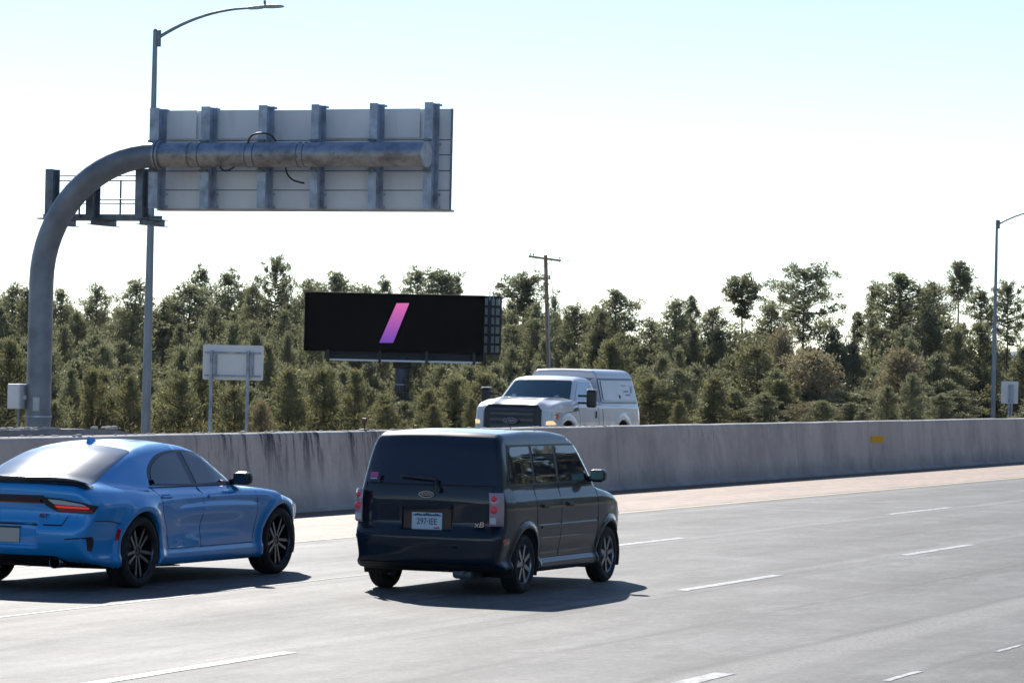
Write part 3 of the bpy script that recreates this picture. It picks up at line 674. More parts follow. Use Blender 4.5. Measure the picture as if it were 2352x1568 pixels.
def smax(a, b, k=.03):
    h = np.clip(k - np.abs(a - b), 0, None) / k; return np.maximum(a, b) + h * h * k * .25
def smin(a, b, k=.03): return -smax(-a, -b, k)
def grad(f, p, e=.004):
    g = np.empty_like(p)
    for k in range(3):
        d = np.zeros(3); d[k] = e; a = p + d; c = p - d; g[:, k] = (f(a[:, 0], a[:, 1], a[:, 2]) - f(c[:, 0], c[:, 1], c[:, 2])) / (2 * e)
    return g
def surface(f, lo, hi, h):
    """surface nets of f = 0 on a grid (mirrored about y = 0), then moved exactly onto f"""
    xs = np.arange(lo[0], hi[0], h); yh = np.arange(0, hi[1], h) + h / 2; zs = np.arange(lo[2], hi[2], h)
    X, Y, Z = np.meshgrid(xs, yh, zs, indexing='ij'); Fh = f(X.ravel(), Y.ravel(), Z.ravel()).reshape(X.shape)
    Fv = np.concatenate([Fh[:, ::-1], Fh], 1); ys = np.concatenate([-yh[::-1], yh]); S_ = Fv < 0
    n = np.array(Fv.shape); acc = np.zeros((*(n - 1), 3)); cnt = np.zeros(n - 1); ax = (xs, ys, zs)
    base = np.indices(n - 1).transpose(1, 2, 3, 0).astype(float)
    for k in range(3):
        sl0 = [slice(None)] * 3; sl1 = [slice(None)] * 3; sl0[k] = slice(0, -1); sl1[k] = slice(1, None)
        a, b = Fv[tuple(sl0)], Fv[tuple(sl1)]; cr = (a < 0) != (b < 0); t = np.where(cr, a / np.where(a == b, 1, a - b), 0)
        o = [i for i in range(3) if i != k]
        for d0 in (0, 1):
            for d1 in (0, 1):
                s2 = [slice(None)] * 3; s2[o[0]] = slice(d0, n[o[0]] - 1 + d0); s2[o[1]] = slice(d1, n[o[1]] - 1 + d1)
                c = cr[tuple(s2)]; tt = t[tuple(s2)]; cnt += c; acc[..., k] += np.where(c, tt, 0); acc[..., o[0]] += c * d0; acc[..., o[1]] += c * d1
    act = cnt > 0; idx = -np.ones(act.shape, int); idx[act] = np.arange(act.sum())
    g = base[act] + acc[act] / cnt[act][:, None]
    P_ = np.stack([np.interp(g[:, k], np.arange(n[k]), ax[k]) for k in range(3)], 1)
    Q = []
    for k in range(3):
        sl0 = [slice(None)] * 3; sl1 = [slice(None)] * 3; sl0[k] = slice(0, -1); sl1[k] = slice(1, None)
        cr = S_[tuple(sl0)] != S_[tuple(sl1)]; I = np.argwhere(cr); o = [i for i in range(3) if i != k]
        I = I[(I[:, o[0]] > 0) & (I[:, o[1]] > 0) & (I[:, o[0]] < n[o[0]] - 1) & (I[:, o[1]] < n[o[1]] - 1)]
        q = []
        for d0, d1 in ((1, 1), (0, 1), (0, 0), (1, 0)):
            J = I.copy(); J[:, o[0]] -= d0; J[:, o[1]] -= d1; q.append(idx[J[:, 0], J[:, 1], J[:, 2]])
        Q.append(np.stack(q, 1))
    Q = np.concatenate(Q); Q = Q[(Q >= 0).all(1)]
    for _ in range(3):
        v = f(P_[:, 0], P_[:, 1], P_[:, 2]); gr = grad(f, P_); P_ = P_ - gr * np.clip(v / np.maximum((gr ** 2).sum(1), .2), -h * .5, h * .5)[:, None]
    gr = grad(f, P_); N = gr / np.maximum(np.linalg.norm(gr, axis=1), 1e-9)[:, None]
    a, b, c, d = (P_[Q[:, i]] for i in range(4)); fn = np.cross(c - a, d - b); flip = (fn * N[Q].mean(1)).sum(1) < 0; Q[flip] = Q[flip][:, ::-1]
    return P_, Q, N
def split_build(P_, Q, N, classify, parent, specs):
    """one mesh per class of faces: specs = [(name, material, parent index or None)], classify(centre) -> class index"""
    C = P_[Q].mean(1); cl = classify(C, N[Q].mean(1)); out = []
    for k, (name, m, par) in enumerate(specs):
        q = Q[cl == k]
        if not len(q): out.append(None); continue
        u, inv_ = np.unique(q, return_inverse=True)
        out.append(mesh_obj(name, P_[u], inv_.reshape(q.shape), m, out[par] if par is not None else parent, normals=N[u]))
    return out
def roundp(poly, r=.02, n=4):
    out = []; k = len(poly)
    for i in range(k):
        p = Vector(poly[i]); a = Vector(poly[i - 1]) - p; c = Vector(poly[(i + 1) % k]) - p
        rr = r if not hasattr(r, '__len__') else r[i]
        rr = min(rr, a.length * .45, c.length * .45)
        if rr < 1e-4: out.append(tuple(p)); continue
        p0 = p + a.normalized() * rr; p1 = p + c.normalized() * rr
        for j in range(n + 1): t = j / n; out.append(tuple((1 - t) ** 2 * p0 + 2 * t * (1 - t) * p + t * t * p1))
    return out
def strip(line, w):
    P_ = [Vector(p) for p in line]; L, Rr = [], []
    for i, p in enumerate(P_):
        d = (P_[min(i + 1, len(P_) - 1)] - P_[max(i - 1, 0)]).normalized(); nn = Vector((-d.y, d.x)) * w / 2; L.append(tuple(p + nn)); Rr.append(tuple(p - nn))
    return L + Rr[::-1]
def curve(P_, n=6):
    P_ = [Vector(p) for p in P_]; Q = []
    for i in range(len(P_) - 1):
        p0, p1, p2, p3 = P_[max(i - 1, 0)], P_[i], P_[i + 1], P_[min(i + 2, len(P_) - 1)]
        for j in range(n): t = j / n; Q.append(tuple(.5 * ((2 * p1) + (p2 - p0) * t + (2 * p0 - 5 * p1 + 4 * p2 - p3) * t * t + (3 * p1 - p0 - 3 * p2 + p3) * t ** 3)))
    return Q + [tuple(P_[-1])]
def patch(name, f, polys, side, m, parent, off=.004, depth=.012, step=.05):
    """pieces cut to outlines (2-D, seen from one side) and laid on the body, off proud of it, with a rim.
    side: 'R' 'L' outlines in (x, z) seen from right / left; 'B' 'F' in (y, z) from behind / front; 'T' in (x, y) from above"""
    if polys and not hasattr(polys[0][0], '__len__'): polys = [polys]
    AV, AF, AN = [], [], []; base = 0
    for poly in polys:
        bm = bmesh.new(); vs_ = [bm.verts.new((p[0], p[1], 0)) for p in poly]; bm.faces.new(vs_)
        A = np.array(poly)
        for k in range(2):
            for c in np.arange(math.floor(A[:, k].min() / step) * step + step * .5, A[:, k].max(), step):
                co = [0, 0, 0]; no = [0, 0, 0]; co[k] = c; no[k] = 1
                bmesh.ops.bisect_plane(bm, geom=bm.verts[:] + bm.edges[:] + bm.faces[:], plane_co=co, plane_no=no)
        bm.verts.index_update(); p2 = np.array([v.co[:2] for v in bm.verts]); fc = [[v.index for v in q.verts] for q in bm.faces]
        be = [(e.verts[0].index, e.verts[1].index) for e in bm.edges if e.is_boundary]; bm.free()
        n = len(p2)
        if side in 'RL': p = np.stack([p2[:, 0], np.full(n, -1.4 if side == 'R' else 1.4), p2[:, 1]], 1); ax, dr = 1, (1 if side == 'R' else -1)
        elif side in 'BF': p = np.stack([np.full(n, -1.9 if side == 'B' else 5.2), p2[:, 0], p2[:, 1]], 1); ax, dr = 0, (1 if side == 'B' else -1)
        else: p = np.stack([p2[:, 0], p2[:, 1], np.full(n, 2.6)], 1); ax, dr = 2, -1
        for _ in range(90): p[:, ax] += dr * np.clip(f(p[:, 0], p[:, 1], p[:, 2]) * .7, -.02, .3)
        g_ = grad(f, p); N = g_ / np.linalg.norm(g_, axis=1)[:, None]
        top = p + N * off; low = p + N * (off - depth)
        for q in fc:
            a = top[q]; nn = np.cross(a[1] - a[0], a[2] - a[0])
            if (nn * N[q[0]]).sum() < 0: q.reverse()
            AF.append([i + base for i in q])
        AV += list(top); AN += list(N); base += n
        ctr = p.mean(0)
        for a, c in be:
            e = top[c] - top[a]; o_ = np.cross(e, N[a]); 
            if (o_ * (top[a] - ctr)).sum() < 0: o_ = -o_
            o_ = o_ / (np.linalg.norm(o_) + 1e-9); AV += [top[a], top[c], low[c], low[a]]; AN += [o_] * 4; AF.append([base, base + 1, base + 2, base + 3]); base += 4
    return mesh_obj(name, AV, AF, m, parent, normals=AN)
def mirror_pts(poly): return [(-a, b) for a, b in poly][::-1]
def text_mesh(name, s, size, Mx, m, parent, ext=.002, shear=0):
    cu = bpy.data.curves.new(name, 'FONT'); cu.body = s; cu.size = size; cu.extrude = ext; cu.align_x = 'CENTER'; cu.align_y = 'CENTER'; cu.shear = shear; cu.offset = size * .012
    o = bpy.data.objects.new(name, cu); COL.objects.link(o); dg = bpy.context.evaluated_depsgraph_get(); me = bpy.data.meshes.new_from_object(o.evaluated_get(dg))
    bpy.data.objects.remove(o); bpy.data.curves.remove(cu); me.transform(Mx); me.materials.clear(); me.materials.append(m); me.name = name
    o = bpy.data.objects.new(name, me); COL.objects.link(o); o.parent = parent; return o
ME = Matrix(((0, 0, -1, 0), (-1, 0, 0, 0), (0, 1, 0, 0), (0, 0, 0, 1)))      # text plane seen from behind (-x): reads along -y

def wheel(parent, x, y, Rt, wt_, rim, style, side, rot=0.0, mrim='alloy'):
    """wheel: brake disc and hub as the part, tyre and rim as its sub-parts; side -1 = right, +1 = left"""
    o = side; h = wt_ / 2
    b = MB(); b.lathe([(.0, -.02 * o), (rim * .72, -.02 * o), (rim * .72, -.045 * o), (0, -.045 * o)], 32, sharp=True); b.box((rim * .5, -.03 * o, .06), (.10, .08, .16), bev=.015)
    w = b.build('wheel', M['disc'], parent); w.location = (x, y, Rt)
    b = MB(); s = Rt - rim
    pr_ = [(rim, -h * .86), (rim + s * .25, -h * .98), (rim + s * .55, -h), (rim + s * .85, -h * .90), (Rt - .004, -h * .74)]
    tread = []
    for q in (-.74, -.40, -.36, -.04, .04, .36, .40, .74): tread += [(Rt - (.010 if q in (-.40, -.04, .36) else 0), q * h)]
    prof = pr_ + [(Rt, -h * .7)] + [(Rt, -h * .42), (Rt - .008, -h * .41), (Rt - .008, -h * .35), (Rt, -h * .34), (Rt, -h * .05), (Rt - .008, -h * .04), (Rt - .008, h * .04), (Rt, h * .05), (Rt, h * .34), (Rt - .008, h * .35), (Rt - .008, h * .41), (Rt, h * .42), (Rt, h * .7)] + [(a, -c) for a, c in pr_[::-1]]
    b.lathe(prof, 56); b.build('tyre', M['rubber'], w)
    b = MB(); b.lathe([(rim + .004, -h * .88), (rim + .008, -h * .8), (rim - .012, -h * .74), (rim - .02, 0), (rim - .012, h * .74), (rim + .008, h * .8), (rim + .004, h * .90), (rim - .010, h * .90), (rim - .022, h * .78), (rim - .03, 0), (rim - .025, -h * .8)], 48)
    yf = h * .66 * o
    if style == 'split5':
        b.lathe([(0, yf * .86), (.05, yf * .86), (.062, yf * .80), (.062, yf * .3), (0, yf * .3)] if o > 0 else [(0, yf * .86), (.05, yf * .86), (.062, yf * .80), (.062, yf * .3), (0, yf * .3)], 24)
        rm = b.build('rim', M[mrim], w); e = MB()
        for k in range(5):
            a0 = rot + 2 * math.pi * k / 5
            for sg in (-1, 1):
                a1 = a0 + sg * .085; a2 = a0 + sg * .20
                pa = (.05 * math.cos(a1 + sg * .3), yf * .78, .05 * math.sin(a1 + sg * .3)); pc = ((rim - .012) * math.cos(a2), yf * .96, (rim - .012) * math.sin(a2))
                e.bar(pa, pc, .030, .022, up=(0, 1, 0))
        e.build('spoke', M['spoke_edge'], w)
    else:
        b.lathe([(0, yf * .95), (.035, yf * .95), (.05, yf * .85), (.075, yf * .7), (.075, yf * .4), (0, yf * .4)], 24)
        for k in range(7):
            a0 = rot + 2 * math.pi * k / 7; b.bar((.05 * math.cos(a0), yf * .82, .05 * math.sin(a0)), ((rim - .012) * math.cos(a0), yf * .95, (rim - .012) * math.sin(a0)), .042, .03, up=(0, 1, 0))
        b.build('rim', M[mrim], w)
    return w
def arch(f_x, wx, r, zc, yin):
    """wheel-arch cutter"""
    return lambda X, Y, Z: smax(smax(np.hypot(X - wx, Z - zc) - r, yin - np.abs(Y), .02), 0 * X - 9, .001)

# ------------------------------------------------------------------ boxy dark hatchback in the middle lane
def liners(t, wxs, zc, r, y0, y1, W=.3):
    for wx in wxs:
        for sg in (-1, 1):
            b = MB(); n = 30; V = []
            for i in range(n + 1):
                a = math.pi * (-.12 + 1.24 * i / n)
                for rr_, yy in ((r, y1), (r, y0), (r - .006, y0), (r - .006, y1 + .001)): V.append((wx + rr_ * math.cos(a), sg * yy, zc + rr_ * math.sin(a)))
            b.add(V, [(4 * i + k, 4 * i + 4 + k, 4 * i + 4 + (k + 1) % 4, 4 * i + (k + 1) % 4) for i in range(n) for k in range(4)], True); b.build('wheel_arch_liner', M['matte_black'], t)
def build_box_car():
    t = thing('box_car', 'boxy dark blue-black hatchback seen from behind in the middle lane, white licence plate', 'car', (33.06, 13.68, 0))
    side = S2(roundp([(-.66, .24), (-.735, .33), (-.745, .60), (-.70, .655), (-.675, .68), (-.675, .98), (-.655, 1.10), (-.52, 1.51), (-.46, 1.60), (-.36, 1.645), (.4, 1.668), (1.1, 1.662), (1.62, 1.615), (1.78, 1.555),
                      (2.30, 1.085), (2.42, 1.055), (2.80, 1.0), (3.03, .92), (3.14, .82), (3.20, .62), (3.22, .40), (3.17, .24), (2.9, .19), (-.3, .20)], .03), .022)
    Wz = S1([(.1, .775), (.20, .80), (.235, .832), (.30, .835), (.335, .80), (.40, .803), (.56, .832), (.66, .842), (.88, .840), (.95, .828), (1.02, .80), (1.06, .787), (1.20, .766), (1.38, .735), (1.56, .690), (1.64, .655), (1.8, .58)], .014, .005)
    Wx = S1([(-.8, -.14), (-.72, -.055), (-.60, -.018), (-.3, -.002), (0, 0), (2.4, 0), (2.8, -.03), (3.05, -.10), (3.2, -.22), (3.3, -.40)], .05)
    crown = S1([(0, .0), (.4, .01), (.65, .03), (.9, .075)], .06)
    def f(X, Y, Z):
        A = np.abs(Y); xr = X - .10 * (A / .8) ** 4 * (X < .8)
        xr = xr + np.where(X > 1.5, .16 * (A / .8) ** 2, 0)
        b = side(xr, Z + np.where(Z > .8, crown(A), 0) * .6)
        flare = 0
        for wx in (0, 2.5):
            r = np.hypot(X - wx, Z - .30); flare = flare + .022 * np.exp(-((r - .385) / .045) ** 2) * (Z > .1)
        ww = Wz(Z) + Wx(X) * np.where(Z > 1.0, .75, 1) + flare
        cr = .008 * np.exp(-((Z - .70) / .012) ** 2) * ((X > .35) & (X < 2.1))
        s_ = A - ww + cr
        o = smax(b, s_, .055)
        for wx in (0, 2.5): o = smax(o, -np.maximum(np.hypot(X - wx, Z - .30) - .362, .52 - A), .012)
        # recess round the licence plate
        rec = np.maximum(np.maximum(np.abs(Y) - .27, np.abs(Z - .765) - .115), X + .645)
        return smax(o, -rec, .02)
    P_, Q, N = surface(f, (-.95, 0, .1), (3.45, 1.0, 1.8), .02)
    def cls(C, Nn):
        X, A, Z = C[:, 0], np.abs(C[:, 1]), C[:, 2]; k = np.zeros(len(C), int)
        well = ((np.minimum(np.hypot(X, Z - .3), np.hypot(X - 2.5, Z - .3)) < .368) & (A < .74)); under = (Nn[:, 2] < -.75) & (Z < .34)
        door_f = (X > 1.02) & (X < 2.08) & (Z < 1.06) & (Z > .34) & (A > .5); door_r = (X > .30) & (X < .99) & (Z < 1.06) & (Z > .34) & (A > .5) & (np.hypot(X, Z - .3) > .47)
        k[door_f & (C[:, 1] < 0)] = 2; k[door_f & (C[:, 1] > 0)] = 3; k[door_r & (C[:, 1] < 0)] = 4; k[door_r & (C[:, 1] > 0)] = 5
        k[(X < -.5) & (A < .70) & (Z > .585)] = 6; k[(Z < .585) & (X < -.38)] = 7; k[(Z < .52) & (X > 2.93)] = 8
        sk = (Z < .335) & (X > .34) & (X < 2.14) & (A > .7); k[sk & (C[:, 1] < 0)] = 9; k[sk & (C[:, 1] > 0)] = 10
        k[well | under] = 1; return k
    split_build(P_, Q, N, cls, t, [('body', M['navy'], None), ('underbody', M['matte_black'], None), ('front_door', M['navy'], None), ('front_door', M['navy'], None), ('rear_door', M['navy'], None), ('rear_door', M['navy'], None),
                                   ('tailgate', M['navy'], None), ('rear_bumper', M['navy'], None), ('front_bumper', M['navy'], None), ('side_skirt', M['navy'], None), ('side_skirt', M['navy'], None)])
    liners(t, (0, 2.5), .30, .359, .50, .826)
    # glass
    bw = roundp([(-.735, 1.11), (-.64, 1.575), (.64, 1.575), (.735, 1.11)], [.03, .06, .06, .03])
    rg = patch('rear_window', f, bw, 'B', M['dark_glass'], t, .005)
    for sd in 'RL':
        band = roundp([(-.40, 1.105), (-.33, 1.43), (-.27, 1.52), (1.70, 1.515), (2.12, 1.11)], [.04, .10, .05, .04, .05])
        patch('window_surround', f, band, sd, M['black_trim'], t, .003)
        for poly in ([(-.36, 1.125), (-.29, 1.42), (-.22, 1.495), (.30, 1.498), (.30, 1.125)], [(.37, 1.125), (.37, 1.498), (.98, 1.498), (.98, 1.125)], [(1.06, 1.125), (1.06, 1.498), (1.675, 1.494), (2.05, 1.13)]):
            patch('side_window', f, roundp(poly, .03), sd, M['dark_glass'], t, .007)
        sg = -1 if sd == 'R' else 1
        for x0 in (.42, 1.16):       # door handles
            b = MB(); b.box((x0 + .09, sg * .855, .885), (.17, .022, .026), bev=.008); b.box((x0 + .09, sg * .838, .885), (.20, .012, .055), bev=.004); b.build('door_handle', M['black_trim'], t)
        # mirror
        b = MB(); b.box((1.98, sg * .885, 1.17), (.13, .17, .14), bev=.04); mr = b.build('side_mirror', M['navy'], t)
        b = MB(); b.box((1.913, sg * .888, 1.17), (.01, .14, .10), bev=.003); b.build('mirror_glass', mat('mirror_glass_' + sd, (.08, .16, .17), .05, .6), mr)
        b = MB(); b.bar((2.0, sg * .72, 1.12), (1.99, sg * .83, 1.14), .09, .06); b.build('mirror_arm', M['black_trim'], mr)
        lines = [strip(curve([(1.0, .34), (1.0, .7), (1.01, 1.08)]), .010), strip(curve([(2.10, .40), (2.12, .7), (2.12, 1.06)]), .010), strip(curve([(.46, .36), (.43, .52), (.31, .66), (.29, .78), (.30, 1.08)]), .010), strip([(.44, .345), (2.1, .345)], .010), strip([(.30, 1.085), (2.12, 1.085)], .012)]
        patch('door_gaps', f, lines, sd, M['seam'], t, .0015, .01, .08)
        patch('side_moulding', f, strip([(.42, .665), (2.08, .665)], .028), sd, M['navy'], t, .010, .016)
        patch('side_marker', f, roundp([(-.60, .535), (-.60, .575), (-.45, .575), (-.45, .535)], .018), sd, M['red_lens'], t, .006)
        # tail lamps wrap the corner
        s2 = -1 if sd == 'R' else 1
        tl_ = roundp([(s2 * .70, .705), (s2 * .70, 1.045), (s2 * .86, 1.03), (s2 * .87, .705)][::(1 if s2 < 0 else -1)], .04)
        b = MB()
        V = []; prof = [(.700, -.705), (.708, -.715), (.744, -.708), (.778, -.686), (.804, -.645), (.820, -.600)]
        zs_ = [.705, .715, .80, .81, .925, .935, 1.03, 1.042]
        for (ay, ax) in prof:
            for zi, z in enumerate(zs_): k_ = .012 if zi in (0, 7) else 0; V.append((ax + k_ + (.045 if z > 1.0 else 0) * 0, s2 * (ay - k_ * .6 - max(0, z - .93) * .08), z))
        nz = len(zs_); F = [(i * nz + j, i * nz + j + 1, (i + 1) * nz + j + 1, (i + 1) * nz + j) for i in range(len(prof) - 1) for j in range(nz - 1)]
        b.add(V, F, True); tl_o = b.build('tail_light', M['pink_lens'], t)
        for zc, mm, rr_ in ((.872, 'red_soft', .040), (.982, 'red_soft', .030)):
            b = MB(); b.lathe([(0, -.018), (rr_ * .7, -.014), (rr_, 0), (rr_, .02)], 20, (-.709, s2 * .745, zc), 'x'); b.build('lamp_bulb', M[mm], tl_o)
        b = MB(); b.box((-.709, s2 * .743, .76), (.012, .07, .07), bev=.005); b.build('reversing_lens', M['clear_lens'], tl_o)
        # head lamps
        patch('headlight', f, roundp([(s2 * .50, .70), (s2 * .50, .84), (s2 * .72, .86), (s2 * .76, .72)], .03), 'F', M['clear_lens'], t, .006)
    gl = roundp([(-.44, .70), (-.44, .80), (.44, .80), (.44, .70)], .02); patch('grille', f, gl, 'F', M['black_trim'], t, .004)
    ws = roundp([(1.86, -.62), (2.22, -.70), (2.22, .70), (1.86, .62)], .06); patch('windscreen', f, ws, 'T', M['clear_glass'], t, .004)
    # tailgate: seams, plate, badge, wiper, sticker
    seams = [strip([(-.70, .59), (-.70, 1.09), (-.62, 1.56)], .010), strip([(.70, .59), (.70, 1.09), (.62, 1.56)], .010), strip([(-.70, .588), (.70, .588)], .014), strip([(-.66, 1.10), (.66, 1.10)], .012)]
    patch('tailgate_gaps', f, seams, 'B', M['seam'], t, .0015, .01, .08)
    patch('bumper_step', f, strip([(-.72, .50), (-.35, .475), (.35, .475), (.72, .50)], .020), 'B', M['navy'], t, .012, .02)
    patch('bumper_trim', f, strip([(-.74, .285), (.74, .285)], .05), 'B', M['black_trim'], t, .008, .02)
    b = MB(); b.box((-.655, 0, .735), (.012, .335, .172), bev=.004); pl_ = b.build('licence_plate', M['plate_white'], t)
    b = MB(); V = [(-.6625, y, z) for y, z in ((.155, .795), (.10, .812), (.05, .800), (0, .816), (-.06, .802), (-.11, .812), (-.155, .796), (-.155, .786), (.155, .786))]; b.add(V, [tuple(range(9))]); b.build('plate_band', M['plate_ink'], pl_)
    text_mesh('plate_text', '297·IEE', .088, Matrix.Translation((-.6625, .0, .728)) @ ME @ Matrix.Diagonal((.85, 1, 1, 1)), M['plate_ink'], pl_, .001)
    b = MB(); b.box((-.6635, -.11, .668), (.002, .06, .016)); b.build('plate_sticker', M['red_lens'], pl_)
    b = MB(); b.box((-.668, 0, .885), (.05, .56, .045), bev=.012); b.build('plate_light_bar', M['navy'], t)
    b = MB(); n_ = 28; V = [(-.690, .085 * math.cos(2 * math.pi * k / n_), 1.005 + .034 * math.sin(2 * math.pi * k / n_)) for k in range(n_)]; b.prism([(v[1], v[2]) for v in V], -.694, -.672, 'x'); bd = b.build('badge', M['alloy'], t)
    b = MB(); b.prism([(.074 * math.cos(2 * math.pi * k / n_), 1.005 + .026 * math.sin(2 * math.pi * k / n_)) for k in range(n_)], -.6955, -.692, 'x'); b.build('badge_field', M['navy'], bd)
    text_mesh('badge_text', 'SCION', .040, Matrix.Translation((-.6965, 0, 1.005)) @ ME, M['chrome'], bd, .002)
    text_mesh('model_badge', 'xB', .075, Matrix.Translation((-.690, -.585, .715)) @ ME @ Matrix.Diagonal((1.3, 1, 1, 1)), M['chrome'], t, .004, .2)
    b = MB(); b.tube([(-.70, -.13, 1.06), (-.715, -.13, 1.06)], .03, 12); b.bar((-.705, -.13, 1.065), (-.695, -.10, 1.165), .03, .02); b.bar((-.693, -.12, 1.160), (-.665, .30, 1.185), .018, .02); b.build('wiper', M['black_trim'], t)
    b = MB(); b.box((-.668, .590, 1.19), (.006, .085, .05), Matrix.Rotation(R(14), 3, 'Y')); st = b.build('sticker', M['sticker_pink'], t)
    b = MB(); b.box((-.682, .590, 1.151), (.006, .075, .014), Matrix.Rotation(R(14), 3, 'Y')); b.build('sticker_strip', M['sticker_white'], st)
    b = MB(); b.tube([(-.62, -.38, .235), (-.3, -.38, .23), (.1, -.33, .24)], .028, 12); b.box((-.38, -.36, .22), (.42, .22, .13), bev=.04); b.build('exhaust', M['galv_dark'], t)
    b = MB(); b.tube([(0, -.62, .30), (0, .62, .30)], .045, 10); b.box((0, 0, .27), (.18, .3, .15), bev=.03); b.build('rear_axle', M['matte_black'], t)
    b = MB(); b.tube([(1.62, 0, 1.64), (1.45, 0, 1.80)], .004, 6); b.build('aerial', M['black_trim'], t)
    for (x, sg, rt) in ((0, -1, .5), (2.5, -1, .2), (0, 1, .9), (2.5, 1, 0)): wheel(t, x, sg * .735, .302, .185, .205, 'seven', sg, rt)
    return t
build_box_car()

# ------------------------------------------------------------------ bright blue sedan at the left edge
def build_sedan():
    t = thing('sedan', 'bright blue sports sedan with black wheels and rear spoiler, cut by the left edge', 'car', (31.22, 17.24, 0)); t.rotation_euler.z = R(-.7); t.scale = (1.043, 1, 1)
    low = S2(roundp([(-.93, .27), (-1.04, .33), (-1.10, .46), (-1.105, .62), (-1.05, .70), (-1.035, .80), (-1.05, .93), (-1.06, 1.02), (-1.03, 1.07), (-.90, 1.075), (-.4, 1.06), (.3, 1.01), (1.4, .985), (2.3, 1.0), (2.7, .985), (3.2, .93), (3.6, .85), (3.82, .76), (3.93, .62), (3.95, .42), (3.88, .24), (3.5, .19), (-.5, .20)], .05), .03)
    grn = S2([(-.95, .85), (-.72, 1.065), (-.45, 1.17), (-.15, 1.275), (.15, 1.365), (.45, 1.425), (.8, 1.462), (1.15, 1.470), (1.5, 1.445), (1.75, 1.39), (2.1, 1.20), (2.45, 1.01), (2.6, .85)], .05)
    WL = S1([(.1, .86), (.20, .90), (.30, .925), (.36, .905), (.50, .90), (.62, .925), (.74, .945), (.84, .945), (.92, .925), (.98, .88), (1.03, .82), (1.10, .72)], .022, .005)
    Wx = S1([(-1.3, -.42), (-1.12, -.17), (-1.0, -.085), (-.8, -.035), (-.5, -.005), (0, .005), (.8, -.005), (2.3, 0), (3.0, 0), (3.4, -.04), (3.7, -.13), (3.9, -.28), (4.05, -.5)], .05)
    WG = S1([(.8, .86), (.98, .825), (1.05, .80), (1.30, .665), (1.40, .60), (1.47, .50), (1.6, .35)], .03, .005)
    WGx = S1([(-1.0, -.22), (-.6, -.11), (-.2, -.055), (.3, -.01), (.8, 0), (1.8, 0), (2.2, -.03), (2.6, -.1)], .08)
    def f(X, Y, Z):
        A = np.abs(Y)
        b = low(X - .13 * (A / .9) ** 3 * (X < 0) + .20 * (A / .9) ** 2 * (X > 3), Z + .035 * (A / .8) ** 2 * (Z > .75) + .0)
        fl = 0
        for wx in (0, 3.05):
            r = np.hypot(X - wx, Z - .36); fl = fl + .030 * np.exp(-((r - .44) / .075) ** 2) + .018 * np.exp(-((X - wx) / .45) ** 2 - ((Z - .86) / .10) ** 2)
        scal = -.028 * np.exp(-((X - 1.55) / .75) ** 4 - ((Z - .60) / .10) ** 2)
        scal = scal - .016 * np.exp(-((Z - (.84 - .03 * (X - 1.6) ** 2)) / .035) ** 2) * (1 / (1 + np.exp(-(X - .75) / .08))) * (1 / (1 + np.exp((X - 2.6) / .08)))
        s_ = A - WL(Z) - Wx(X) - fl - scal; lo_ = smax(b, s_, .06)
        g_ = smax(grn(X + .10 * (A / .7) ** 2 * np.where(X > 1.2, 1, -1) , Z + .05 * (A / .65) ** 2), A - WG(Z) - WGx(X), .07)
        o = smin(lo_, g_, .07)
        for wx in (0, 3.05): o = smax(o, -np.maximum(np.hypot(X - wx, Z - .365) - .405, .58 - A), .012)
        rec = np.maximum(np.maximum(A - .34, np.abs(Z - .555) - .10), X + 1.055)          # plate recess
        o = smax(o, -rec, .05)
        ven = np.maximum(np.maximum(np.abs(A - .80) - .085, np.abs(Z - .47 - .12 * (A - .8)) - .085), np.abs(X + .95) - .12)
        diff = np.maximum(np.maximum(A - .66 + (Z - .22) * 1.0, Z - .355), X + .90)      # diffuser
        return o
    P_, Q, N = surface(f, (-1.35, 0, .1), (4.2, 1.1, 1.6), .0225)
    def cls(C, Nn):
        X, A, Z = C[:, 0], np.abs(C[:, 1]), C[:, 2]; k = np.zeros(len(C), int)
        well = (np.minimum(np.hypot(X, Z - .365), np.hypot(X - 3.05, Z - .365)) < .411) & (A < .82); under = (Nn[:, 2] < -.9) & (Z < .3)
        fr = (X > 1.32) & (X < 2.46) & (Z < 1.0) & (Z > .36) & (A > .6); rr = (X > .40) & (X < 1.28) & (Z < 1.0) & (Z > .36) & (A > .6) & (np.hypot(X, Z - .36) > .50)
        k[fr & (C[:, 1] < 0)] = 2; k[fr & (C[:, 1] > 0)] = 3; k[rr & (C[:, 1] < 0)] = 4; k[rr & (C[:, 1] > 0)] = 5
        k[(X < -.62) & (Z > .63) & (A < .70) & (X < -.62)] = 6; k[(X < -.45) & (Z < .63)] = 7; k[(X > 3.5) & (Z < .6)] = 8
        sk = (Z < .335) & (X > .46) & (X < 2.58) & (A > .75); k[sk & (C[:, 1] < 0)] = 10; k[sk & (C[:, 1] > 0)] = 9
        k[well | under] = 1; return k
    split_build(P_, Q, N, cls, t, [('body', M['blue'], None), ('underbody', M['matte_black'], None), ('front_door', M['blue'], None), ('front_door', M['blue'], None), ('rear_door', M['blue'], None), ('rear_door', M['blue'], None),
                                   ('boot_lid', M['blue'], None), ('rear_bumper', M['blue'], None), ('front_bumper', M['blue'], None), ('side_skirt', M['blue'], None), ('side_skirt', M['blue'], None)])
    liners(t, (0, 3.05), .365, .402, .56, .915)
    rw = roundp([(-.70, -.69), (-.72, 0), (-.70, .69), (.40, .565), (.44, 0), (.40, -.565)], [.08, .3, .08, .08, .3, .08])
    patch('rear_window', f, rw, 'T', M['rear_glass'], t, .004)
    ws = roundp([(1.62, -.50), (2.30, -.66), (2.36, 0), (2.30, .66), (1.62, .50), (1.56, 0)], [.06, .06, .3, .06, .06, .3]); patch('windscreen', f, ws, 'T', M['clear_glass'], t, .004)
